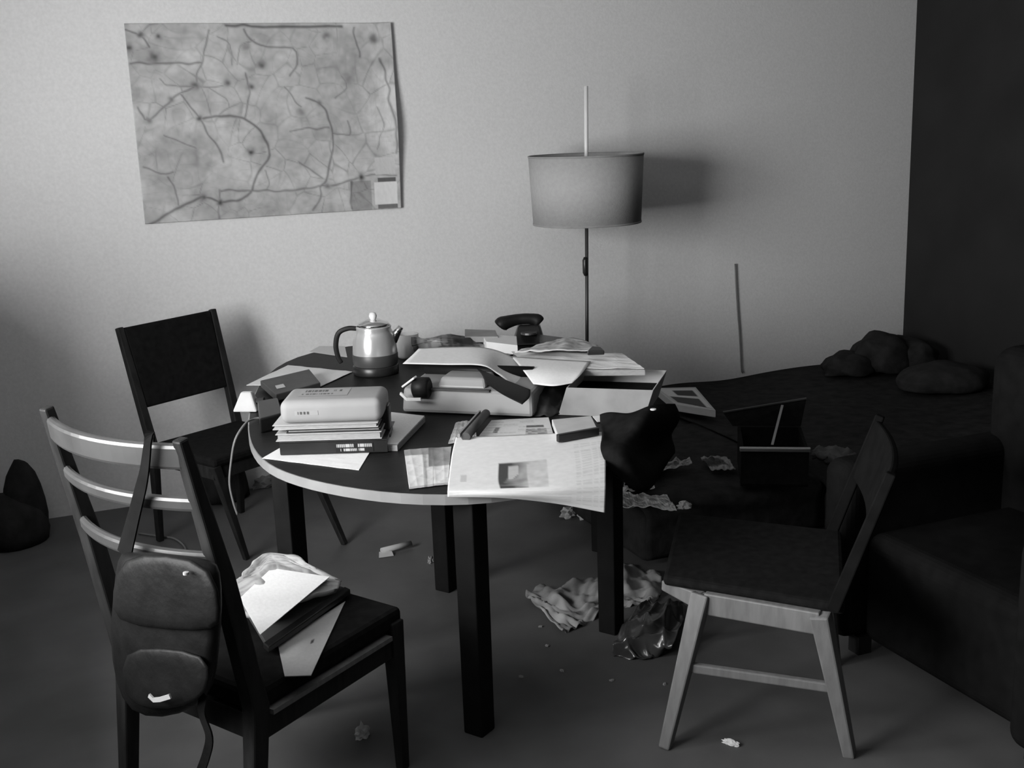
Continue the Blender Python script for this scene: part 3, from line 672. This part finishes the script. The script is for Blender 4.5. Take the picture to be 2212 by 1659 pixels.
ctl = [[at(890, 728, ZT+.09), at(960, 722, ZT+.10), at(1030, 726, ZT+.05), at(1090, 735, ZT+.04)], [at(890, 742, ZT+.08), at(960, 735, ZT+.09), at(1040, 745, ZT+.04), at(1110, 752, ZT+.03)], [at(905, 762, ZT+.03), at(970, 762, ZT+.02), at(1050, 765, ZT+.015), at(1110, 768, ZT+.01)]]
tag(patch(ctl, 60, 40, .02, 6, newsfn(.22, [(.05, .1, .3, .7, .35), (.4, .2, .6, .8, .08)], 10, 3, 4, .7, .9)).build('crumpled_magazine', PRINT, smooth=True, solid=.004), 'crumpled dark magazine heaped behind the typewriter', 'magazine')
tag(slab([(1050, 738), (1118, 746), (1116, 726), (1040, 721)], ZT+.03, ZT+.07).build('white_box', WHT, bevel=.002), 'small white box under the black telephone handset', 'box')
tag(slab([(1004, 727), (1076, 727), (1070, 713), (1004, 711)], ZT+.05, ZT+.075).build('grey_folder', GREYP, bevel=.002), 'flat grey folder at the far edge of the table', 'folder')
tp = at(1143, 740, ZT); tp.z = z0
ph_ = thing('telephone', tp, 'black desk telephone at the far edge of the table', 'telephone')
rx = _R0; ry = Vector((-rx.y, rx.x, 0))
Q = lambda x, y, z: tp+rx*x+ry*y+Vector((0, 0, z))
MB().hexa([Q(-.07, -.07, 0), Q(.07, -.07, 0), Q(.07, .09, 0), Q(-.07, .09, 0)], [Q(-.045, .0, .075), Q(.05, .0, .075), Q(.05, .07, .075), Q(-.045, .07, .075)]).build('body', BLK, ph_, bevel=.01)
MB().lathe([(.0, .0), (.036, .0), (.036, .008), (.0, .01)], Q(0, -.04, .045), 28).build('dial', DCHROME, ph_)
hs = [Q(-.125, .02, .072), Q(-.11, .02, .085), Q(-.05, .03, .098), Q(.0, .03, .1), Q(.035, .03, .094), Q(.05, .03, .08)]
hs_ = MB().tube(spline(hs, 20), [.026, .032, .034, .034, .033, .03, .028, .026, .025, .024, .024, .024, .024, .024, .025, .026, .028, .029, .029, .028, .024], 14).build('handset', HARD, ph_, smooth=True)
tag(slab([(1165, 738), (1232, 742), (1226, 730), (1165, 722)], ZT+.03, ZT+.05).build('dark_folder', BLK, bevel=.003), 'flat black folder beside the telephone', 'folder')

# ------------------------------------------------------------------ typewriter
ta, tb = at(868, 893, ZT), at(1152, 905, ZT)
tx = (tb-ta).normalized(); ty = Vector((-tx.y, tx.x, 0)); tw = (tb-ta).length
K = lambda x, y, z: ta+tx*x+ty*y+Vector((0, 0, z))
tyw = thing('typewriter', K(tw/2, .15, EPS), 'pale typewriter draped with loose sheets in the middle of the table', 'typewriter')
MB().hexa([K(0, 0, .004), K(tw, 0, .004), K(tw, .28, .004), K(0, .28, .004)], [K(.004, .012, .088), K(tw-.004, .012, .088), K(tw-.01, .26, .10), K(.01, .26, .10)]).build('body', TYPEW, tyw, bevel=.012)
MB().hexa([K(.12, .03, .088), K(tw-.17, .03, .088), K(tw-.17, .16, .095), K(.12, .16, .095)], [K(.13, .05, .120), K(tw-.18, .05, .120), K(tw-.18, .15, .122), K(.13, .15, .122)]).build('ribbon_cover', TYPEW, tyw, bevel=.008)
MB().tube([K(.02, .20, .112), K(tw-.05, .20, .112)], .02, 20).build('platen', HARD, tyw, smooth=True)
MB().tube([K(.05, -.004, .094), K(.056, -.004, .094), K(.102, -.004, .094), K(.108, -.004, .094)], [.026, .036, .036, .026], 24).build('platen_knob', HARD, tyw, smooth=True)
MB().bar(K(.015, -.01, .098), K(.068, -.03, .135), .02, .007, side=ty).build('return_lever', WHITEM, tyw, bevel=.002)
MB().path([K(.012, -.03, .078), K(.04, -.045, .062), K(.09, -.045, .064)], .01, .006, Vector((0, 0, 1))).build('lever_arm', WHITEM, tyw)
MB().box(K(tw*.4, .014, .086), (tw*.55, .02, .006), math.atan2(tx.y, tx.x)).build('paper_rest', DGREY, tyw)
zt_ = ZT+.152
ctl = [[at(905, 753, zt_), at(970, 750, zt_+.006), at(1045, 751, zt_+.004), at(1100, 768, zt_-.02), at(1138, 800, zt_-.055)],
       [at(890, 768, zt_-.002), at(965, 768, zt_+.002), at(1042, 769, zt_+.002), at(1085, 786, zt_-.025), at(1128, 820, zt_-.06)],
       [at(870, 786, zt_-.004), at(960, 788, zt_), at(1040, 790, zt_-.002), at(1075, 808, zt_-.03), at(1118, 840, zt_-.07)]]
tag(patch(ctl, 30, 14, .0, 1, lambda u, v: .68).build('typing_paper', PRINT, smooth=True, solid=.001), 'pale sheet of typing paper drooping over the typewriter', 'paper')
ctl = [[at(1028, 795, zt_-.012), at(1085, 818, zt_-.035), at(1146, 842, zt_-.05)], [at(1040, 808, zt_-.02), at(1085, 835, zt_-.045), at(1144, 858, zt_-.065)], [at(1050, 828, zt_-.03), at(1085, 852, zt_-.055), at(1128, 874, zt_-.08)]]
tag(patch(ctl, 20, 10, .0, 1, lambda u, v: .014).build('carbon_paper', HARD, smooth=True, solid=.001), 'black carbon sheet drooping below the typing paper', 'paper')
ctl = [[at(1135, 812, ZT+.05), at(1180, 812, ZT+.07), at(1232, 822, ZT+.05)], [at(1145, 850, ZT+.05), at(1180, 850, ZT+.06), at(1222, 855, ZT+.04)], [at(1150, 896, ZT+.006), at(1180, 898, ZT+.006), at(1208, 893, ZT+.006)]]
tag(patch(ctl, 24, 24, .012, 9, lambda u, v: .03).build('gap_shade_sheet', PRINT, smooth=True, solid=.004), 'dark crumpled sheet standing in for the shade between the typewriter and the pale box', 'cloth')  # shadow in the gap made as a dark sheet

# ------------------------------------------------------------------ open box and paper pile on the right
ba, bb = at(1206, 897, ZT), at(1392, 904, ZT)
gx = (bb-ba).normalized(); gy = Vector((-gx.y, gx.x, 0)); gw = (bb-ba).length
G = lambda x, y, z: ba+gx*x+gy*y+Vector((0, 0, z))
bo = thing('open_box', G(gw/2, .15, EPS), 'pale open cardboard box of papers at the right of the table', 'box')
hb = .094; gd = .3; sl = .03
def wallb(p, q, t, name):
    d = (q-p).normalized(); nrm = Vector((-d.y, d.x, 0))*t; up = Vector((0, 0, hb))+gx*sl
    MB().hexa([p, q, q+nrm, p+nrm], [p+up, q+up, q+nrm+up, p+nrm+up]).build(name, OFFW if name != 'front_panel' else GREYP, bo, bevel=.001)
wallb(G(0, 0, EPS), G(gw, 0, EPS), .004, 'front_panel'); wallb(G(gw, .004, EPS), G(gw, gd, EPS), .004, 'side_panel')
wallb(G(gw-.004, gd, EPS), G(0, gd, EPS), .004, 'back_panel'); wallb(G(0, gd-.004, EPS), G(0, .004, EPS), .004, 'side_panel')
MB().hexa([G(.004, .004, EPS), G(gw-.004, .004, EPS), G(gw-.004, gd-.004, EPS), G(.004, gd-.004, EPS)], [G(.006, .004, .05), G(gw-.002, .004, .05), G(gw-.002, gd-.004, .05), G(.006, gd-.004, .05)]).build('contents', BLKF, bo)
zz = ZT+.112
tag(slab([(1160, 801), (1394, 799), (1346, 766), (1108, 760)], zz-.012, zz+.008).build('paper_wad', PAGES, bevel=.002), 'thick wad of sheets lying across the top of the pale box', 'paper')
tag(flat_sheet([(1150, 796), (1392, 796), (1344, 763), (1104, 760)], zz+.010, 30, 16, crump=.003, seed=2, colfn=lambda u, v: .74).build('paper_sheet', PRINT, solid=.001), 'white sheet on the wad of papers above the pale box', 'paper')
tag(patch([[at(1104, 770, zz+.014), at(1190, 776, zz+.0145), at(1276, 781, zz+.014)], [at(1128, 798, zz+.010), at(1190, 802, zz+.012), at(1258, 806, zz+.010)], [at(1152, 830, zz-.016), at(1195, 834, zz-.012), at(1236, 828, zz-.008)]], 20, 16, .0, 4, lambda u, v: .72).build('curled_sheet', PRINT, smooth=True, solid=.001), 'white sheet curling down beside the open front of the pale box', 'paper')
tag(patch([[at(1175, 742, zz+.02), at(1225, 730, zz+.02), at(1290, 745, zz+.02)], [at(1112, 760, zz+.035), at(1210, 757, zz+.04), at(1300, 757, zz+.03)]], 24, 14, .008, 7, newsfn(.5, [], 10, 3, 2, .5, .8)).build('newspaper_page', PRINT, smooth=True, solid=.004), 'folded grey newspaper topping the paper pile by the telephone', 'newspaper')
tag(slab([(1268, 758), (1306, 757), (1298, 749), (1278, 748)], zz+.034, zz+.05).build('dark_eraser', BLK, bevel=.004), 'small dark lump on top of the paper pile', 'eraser')

# ------------------------------------------------------------------ newspapers at the front of the table
def photo(u, v, seed, c0=.08, c1=.5):
    return c0+(c1-c0)*max(0, min(1, u*1.15-.25+.5*vn(u*4+seed, v*4)-.2+.25*(vn(u*9, v*9+seed)-.5)))
def np1(u, v):
    u0, u1, v0, v1 = .33, .63, .27, .62
    if u0 < u < u1 and v0 < v < v1:
        a, b = (u-u0)/(u1-u0), (v-v0)/(v1-v0)
        if a > .6 and b > .1: return .66*(1-.2*vn(a*9, b*9))
        if .2 < a < .42 and .1 < b < .42 and b < .9-a*1.5: return .5
        return photo(a, b, 3, .06, .75)
    g = .74
    if u > .8 and .15 < v < .95:
        il = int(v*40)
        if v*40-il < .5 and hsh(il, 3) < .75 and (u*26 % 1) < .8: g = .64
    elif .06 < u < .78 and .70 < v < .95:
        il = int(v*48)
        if v*48-il < .5 and hsh(il, int(u*5)) < .6: g = .66
    if .08 < u < .12 and .36 < v < .42: g = .55
    return g
zn = ZT+.014
r0 = [at(985, 946, zn+.004), at(1080, 943, zn+.006), at(1190, 938, zn+.008), at(1302, 935, zn+.006)]
r1 = [at(976, 985, zn), at(1080, 985, zn+.002), at(1192, 978, zn+.002), at(1304, 962, zn+.002)]
r2 = [at(969, 1040, zn), at(1078, 1036, zn), at(1196, 1018, zn), at(1308, 992, zn)]
r3 = [at(967, 1060, zn-.001), at(1082, 1056, zn-.001), at(1198, 1050, zn-.006), at(1308, 1038, zn-.014)]
r35 = [at(967, 1066, zn-.006), at(1082, 1066, zn-.008), at(1198, 1070, zn-.026), at(1307, 1072, zn-.046)]
r4 = [at(967, 1072, zn-.014), at(1082, 1074, zn-.02), at(1196, 1086, zn-.05), at(1306, 1107, zn-.09)]
tag(patch([r0, r1, r2, r3, r35, r4], 96, 72, .0, 1, np1).build('newspaper', PRINT, smooth=True, solid=.003), 'large newspaper with a dark photograph hanging over the front table rim', 'newspaper')
tag(flat_sheet([(1035, 944), (1195, 940), (1185, 904), (1062, 910)], z0+.006, 60, 30, colfn=newsfn(.66, [(.62, .45, .9, .6, .12), (.62, .65, .93, .98, .3), (.16, .5, .22, .85, .2)], 12, 4, 5, .25, .5)).build('newspaper', PRINT, solid=.004), 'newspaper with two small dark pictures tucked behind the hanging one', 'newspaper')
tag(flat_sheet([(968, 958), (1030, 950), (1025, 908), (985, 912)], z0+.003, 20, 20, crump=.004, colfn=newsfn(.6, [], 10, 2, 9, .3, .6)).build('paper_sheet', PRINT, solid=.002), 'pale torn slip under the dark rolled tube', 'paper')
def mg1(u, v):
    if u > .52 and v < .55: return photo(u, v, 6, .05, .35)
    if v < .2: return .3
    if abs(u-.42) < .035 or abs(u-.62) < .02: return .4
    return .66 if u < .4 or v > .55 else .55
tag(flat_sheet([(884, 1056), (968, 1046), (975, 968), (873, 975)], z0+.002, 40, 40, crump=.002, colfn=mg1).build('magazine', PRINT, solid=.006), 'magazine with grey picture columns at the front rim left of the newspaper', 'magazine')
ro = thing('rolled_tube', at(1028, 920, ZT), 'dark grey tube lying behind the hanging newspaper', 'tube')
ta_, tb_ = at(1006, 944, ZT+.03), at(1050, 893, ZT+.03)
MB().tube([ta_, tb_], .014, 16).build('tube', DGREY, ro, smooth=True)
MB().bar(ta_+Vector((-.02, .004, .006)), tb_+Vector((-.02, .004, .006)), .012, .006, side=Vector((0, 0, 1))).build('label_strip', GREYP, ro)
nb = thing('notebook', at(1240, 925, ZT), 'pale notebook with a dark spine in front of the open box', 'notebook')
slab([(1205, 940), (1290, 924), (1277, 898), (1192, 906)], z0+.024, z0+.044).build('page_block', OFFW, nb, bevel=.002)
na, nb_ = at(1204, 947, ZT+.036), at(1292, 931, ZT+.036)
MB().bar(Vector((na.x, na.y, ZT+.036)), Vector((nb_.x, nb_.y, ZT+.036)), .024, .016, side=Vector((0, 0, 1))).build('spine', BLK, nb, bevel=.003)
tag(flat_sheet([(1290, 912), (1360, 906), (1345, 896), (1280, 900)], z0+.002, 6, 4, colfn=lambda u, v: .72).build('paper_sheet', PRINT, solid=.002), 'white slip peeking out below the pale box', 'paper')
# dark jacket slung over the right end
jr = [[at(1300, 905, ZT+.05), at(1350, 900, ZT+.07), at(1402, 885, ZT+.08), at(1452, 872, ZT+.05)],
      [at(1300, 940, ZT+.03), at(1345, 930, ZT+.05), at(1400, 915, ZT+.06), at(1462, 900, ZT+.0)]]
j2 = [at(1300, 985, ZT+.02), at(1350, 975, ZT+.03), at(1400, 960, ZT-.02), at(1445, 940, ZT-.07)]
j3 = [drop(j2[0]+Vector((.02, -.03, 0)), 1010), drop(j2[1]+Vector((.03, -.03, 0)), 1040), drop(j2[2]+Vector((.02, -.02, 0)), 1005), drop(j2[3]+Vector((.0, -.02, 0)), 970)]
j4 = [j3[0]-Vector((0, 0, .03)), drop(j3[1], 1062), drop(j3[2], 1020), j3[3]-Vector((0, 0, .02))]
tag(patch(jr+[j2, j3, j4], 40, 40, .022, 12, lambda u, v: .010, freq=11, soft=True).build('dark_jacket', BLKF, smooth=True, solid=.01), 'black jacket slung over the right end of the table', 'jacket')
p = at(1411, 886, ZT+.1); tag(MB().lathe([(0, 0), (.009, .001), (.009, .004), (0, .005)], p, 16).build('white_button', WHITEM), 'small white button on the black jacket', 'button')

# ------------------------------------------------------------------ on the ladder-back chair
zq = ZS+.002
def shf(u, v): return .06 if math.hypot((u-.62)*1.0, v-.45) < .035 else .42
tag(flat_sheet([(615, 1462), (672, 1460), (746, 1300), (600, 1392)], zq, 30, 30, colfn=shf).build('paper_sheet', PRINT, solid=.002), 'grey sheet with a dark spot lowest on the ladder-back chair seat', 'paper')
fo = thing('dark_folder', at(650, 1350, ZS), 'dark folder under the white sheet on the ladder-back chair', 'folder')
slab([(580, 1398), (757, 1272), (745, 1266), (568, 1388)], zq+.008, zq+.024).build('spine', BLK, fo, bevel=.003)
slab([(575, 1390), (742, 1268), (640, 1225), (520, 1300)], zq+.008, zq+.022).build('cover', DGREY, fo, bevel=.002)
ctl = [[at(508, 1262, zq+.06), at(545, 1222, zq+.075), at(585, 1196, zq+.085), at(650, 1212, zq+.075), at(712, 1248, zq+.05)], [at(505, 1275, zq+.055), at(560, 1250, zq+.06), at(600, 1235, zq+.062), at(660, 1240, zq+.058), at(735, 1262, zq+.04)], [at(520, 1330, zq+.05), at(560, 1330, zq+.052), at(610, 1310, zq+.052), at(660, 1300, zq+.05), at(725, 1275, zq+.04)]]
tag(patch(ctl, 50, 30, .008, 13, newsfn(.40, [], 14, 4, 6, .4, .8)).build('newspaper', PRINT, smooth=True, solid=.012), 'folded grey newspaper behind the white sheet on the ladder-back chair', 'newspaper')
z5 = zq+.07
tag(flat_sheet([(562, 1372), (712, 1247), (587, 1228), (518, 1293)], z5, 12, 12, colfn=lambda u, v: .80).build('paper_sheet', PRINT, solid=.0015), 'bright white sheet topping the pile on the ladder-back chair', 'paper')
# shoulder bag
mid = onpost(BR, TR, .7); pn = (Vector(TR)-BR).normalized().cross(lft).normalized()
pp = mid-fwd*.10
def bp(x, y, d=0): return onplane(x, y, pp-fwd*d, fwd)
outl = [(250, 1192), (268, 1186), (330, 1188), (410, 1196), (466, 1206), (480, 1222), (486, 1300), (478, 1400), (468, 1490), (430, 1535), (350, 1562), (275, 1548), (245, 1480), (232, 1380), (240, 1290)]
bagloc = bp(355, 1400); 
bag = thing('shoulder_bag', (bagloc.x, bagloc.y, bp(350, 1562).z), 'black leather shoulder bag hanging from the ladder-back chair', 'bag')
def pillow(ol, d0, d1, name, m, par, inset=.9, bev=0):
    ctr = (sum(x for x, _ in ol)/len(ol), sum(y for _, y in ol)/len(ol)); n = len(ol)
    def ring(k, d): return [bp(ctr[0]+(x-ctr[0])*k, ctr[1]+(y-ctr[1])*k, d) for x, y in ol]
    rs = [ring(inset*.6, d0), ring(inset, d0+.004), ring(1, (d0+d1)/2), ring(inset, d1-.004), ring(inset*.6, d1)]
    vs = [p for r in rs for p in r]; fs = [list(range(n-1, -1, -1)), list(range(4*n, 5*n))]
    for i in range(4):
        for k in range(n): fs.append([i*n+k, i*n+(k+1) % n, (i+1)*n+(k+1) % n, (i+1)*n+k])
    return MB().add(vs, fs).build(name, m, par, smooth=True, sub=1)
body = pillow(outl, -.05, .05, 'body', LEATH, bag)
flap = pillow([(256, 1196), (360, 1192), (470, 1215), (482, 1330), (478, 1368), (360, 1362), (236, 1348), (240, 1280)], .045, .075, 'flap', LEATH, bag, .93)
pillow([(258, 1400), (340, 1396), (455, 1408), (458, 1470), (440, 1515), (360, 1538), (290, 1530), (262, 1490)], .042, .062, 'front_pocket', LEATH, body, .92)
MB().path([bp(322, 1502, .085), bp(332, 1512, .085), bp(345, 1511, .085), bp(368, 1504, .085)], .010, .004, Vector((0, 0, 1))).build('buckle', GREYP, bag)
MB().lathe([(0, 0), (.006, .001), (.006, .006), (0, .007)], bp(402, 1242, .085), 12).build('stud', GREYP, bag)
rt = onplane(322, 950, onpost(BL, TL, 1.035)-fwd*.075, fwd)
ov = onplane(328, 946, rt+fwd*.06, fwd)
stp = [onplane(332, 985, rt+fwd*.055, fwd), Vector((ov.x, ov.y, ov.z+.008)), rt+Vector((0, 0, .006)), onplane(312, 1020, rt-fwd*.004, fwd), onplane(298, 1080, pp-fwd*.0, fwd), onplane(283, 1140, pp, fwd), bp(268, 1200, .0)]
MB().path(spline(stp, 30), [.012]*3+[.012+.0012*i for i in range(28)], .004, lft).build('strap', DEEP, bag)
MB().path(spline([bp(440, 1500, .03), bp(436, 1540, .03), bp(452, 1590, .03), bp(446, 1630, .03), bp(428, 1680, .03)], 20), .022, .004, lft).build('strap_end', LEATH, bag)

# ------------------------------------------------------------------ things on the floor
ctl = [[at(1165, 1268, .02), at(1280, 1245, .03), at(1348, 1215, .02), at(1425, 1240, .01)], [at(1135, 1278, .03), at(1240, 1285, .05), at(1340, 1262, .05), at(1430, 1262, .02)], [at(1160, 1305, .02), at(1240, 1320, .03), at(1330, 1295, .02), at(1420, 1290, .012)], [at(1215, 1362, .015), at(1262, 1345, .012), at(1330, 1312, .01), at(1405, 1300, .01)]]
def crn(u, v): return .30*(.6+.8*vn(u*14, v*12))
tag(patch(ctl, 60, 46, .03, 17, crn, freq=14).build('crumpled_newspaper', PRINT, smooth=True, solid=.004), 'crumpled grey newspaper spread on the floor around the right table leg', 'newspaper')
ctl = [[at(1395, 1300, .04), at(1440, 1295, .07), at(1482, 1300, .03)], [at(1345, 1345, .07), at(1405, 1335, .12), at(1475, 1340, .06)], [at(1325, 1385, .05), at(1390, 1385, .05), at(1455, 1380, .07)], [at(1325, 1410, .012), at(1392, 1420, .012), at(1440, 1400, .012)]]
tag(patch(ctl, 60, 60, .035, 23, lambda u, v: .05, freq=7).build('plastic_bag', PLAST, smooth=True, solid=.003), 'crumpled dark glossy bag on the floor beside the right table leg', 'bag')
def scrap(px, py, sx, sy, sz, ang_, m, label, name='paper_scrap', cat='paper scrap', seed=1, z=0.0):
    p = at(px, py, z+.004); mb = lump_at(z, [(0, 0, 0)], [(sx, sy, sz)], seed, .5)
    ca, sa = math.cos(ang_), math.sin(ang_)
    for v in mb.v: v.x, v.y = p.x+v.x*ca-v.y*sa, p.y+v.x*sa+v.y*ca
    return tag(mb.build(name, m), label, cat)
pa_, pb_ = at(824, 1190, .018), at(888, 1174, .018)
ru = thing('paper_roll', (pa_+pb_)/2*1, 'thin rolled white paper on the floor under the table', 'paper'); ru.location.z = 0
MB().tube([pa_, pb_], .012, 12).build('roll', OFFW, ru, smooth=True)
MB().hexa([pa_+Vector((-.02, -.03, -.016)), pa_+Vector((.04, -.035, -.016)), pa_+Vector((.04, -.01, -.014)), pa_+Vector((-.01, 0, -.014))], [pa_+Vector((-.02, -.03, -.015)), pa_+Vector((.04, -.035, -.015)), pa_+Vector((.04, -.01, -.004)), pa_+Vector((-.01, 0, -.002))]).build('loose_flap', OFFW, ru)
scrap(930, 1214, .012, .01, .02, .3, GREYP, 'tiny pale scrap leaning by the middle table leg')
scrap(783, 1590, .022, .014, .03, .5, WHT, 'small white crumpled scrap at the bottom edge of the floor', seed=4)
scrap(1579, 1606, .022, .008, .012, -.9, WHT, 'small white chip between the pale chair legs', seed=6)
scrap(1232, 1112, .05, .03, .03, .2, OFFW, 'white crumpled paper on the floor behind the hanging newspaper', seed=7)
scrap(1264, 1118, .03, .03, .04, .4, OFFW, 'pale crumpled paper beside the white one below the hanging newspaper', seed=8)
for k, (x, y) in enumerate(((1168, 1352), (1182, 1393), (1214, 1447), (1322, 1468), (1436, 1476), (1125, 1460))):
    o = scrap(x, y, .008, .006, .004, k, GREYP, 'tiny pale crumb scattered on the dark floor in front of the table', 'floor_crumb', 'crumb', 10+k); o['group'] = 'crumbs scattered on the floor'
# behind / under the panel-back chair
scrap(578, 1045, .08, .05, .05, .3, GREYP, 'pale bundle on the floor between the panel-back chair and the table', 'paper_bundle', 'bundle', 3)
p = at(480, 1085, 0)
tag(lump_at(0, [(p.x, p.y+.05, .1)], [(.13, .1, .2)], 5, .3).build('cloth_bag', BLANK2, smooth=True), 'dark cloth bag on the floor under the panel-back chair', 'bag')
scrap(432, 1092, .07, .04, .02, .2, GREYP, 'pale paper lying under the panel-back chair', 'paper_scrap', 'paper scrap', 9)
p = at(378, 1072, 0)
tag(lump_at(0, [(p.x, p.y+.04, .1)], [(.06, .07, .17)], 8, .3).build('dark_pouch', LEATH, smooth=True), 'small dark pouch behind the left rear leg of the panel-back chair', 'pouch')
tag(MB().tube(spline([at(300, 1152, .005), at(340, 1158, .005), at(375, 1163, .005), at(398, 1180, .005), at(402, 1198, .005)], 20), .0045, 6).build('floor_cable', CABLE, smooth=True), 'thin pale cable curling on the floor behind the ladder-back chair', 'cable')
p = at(62, 1128, 0)
tag(lump_at(0, [(p.x, -.2, .15), (p.x-.06, -.24, .1)], [(.09, .11, .25), (.15, .15, .17)], 11, .06).build('dark_bundle', BLANK2, smooth=True), 'dark upright bundle against the wall at the left edge', 'bundle')
tag(flat_sheet([(455, 1535), (540, 1560), (520, 1522), (450, 1520)], .005, 8, 8, crump=.01, colfn=lambda u, v: .3).build('paper_sheet', PRINT, solid=.002), 'grey sheet on the floor under the ladder-back chair', 'paper')
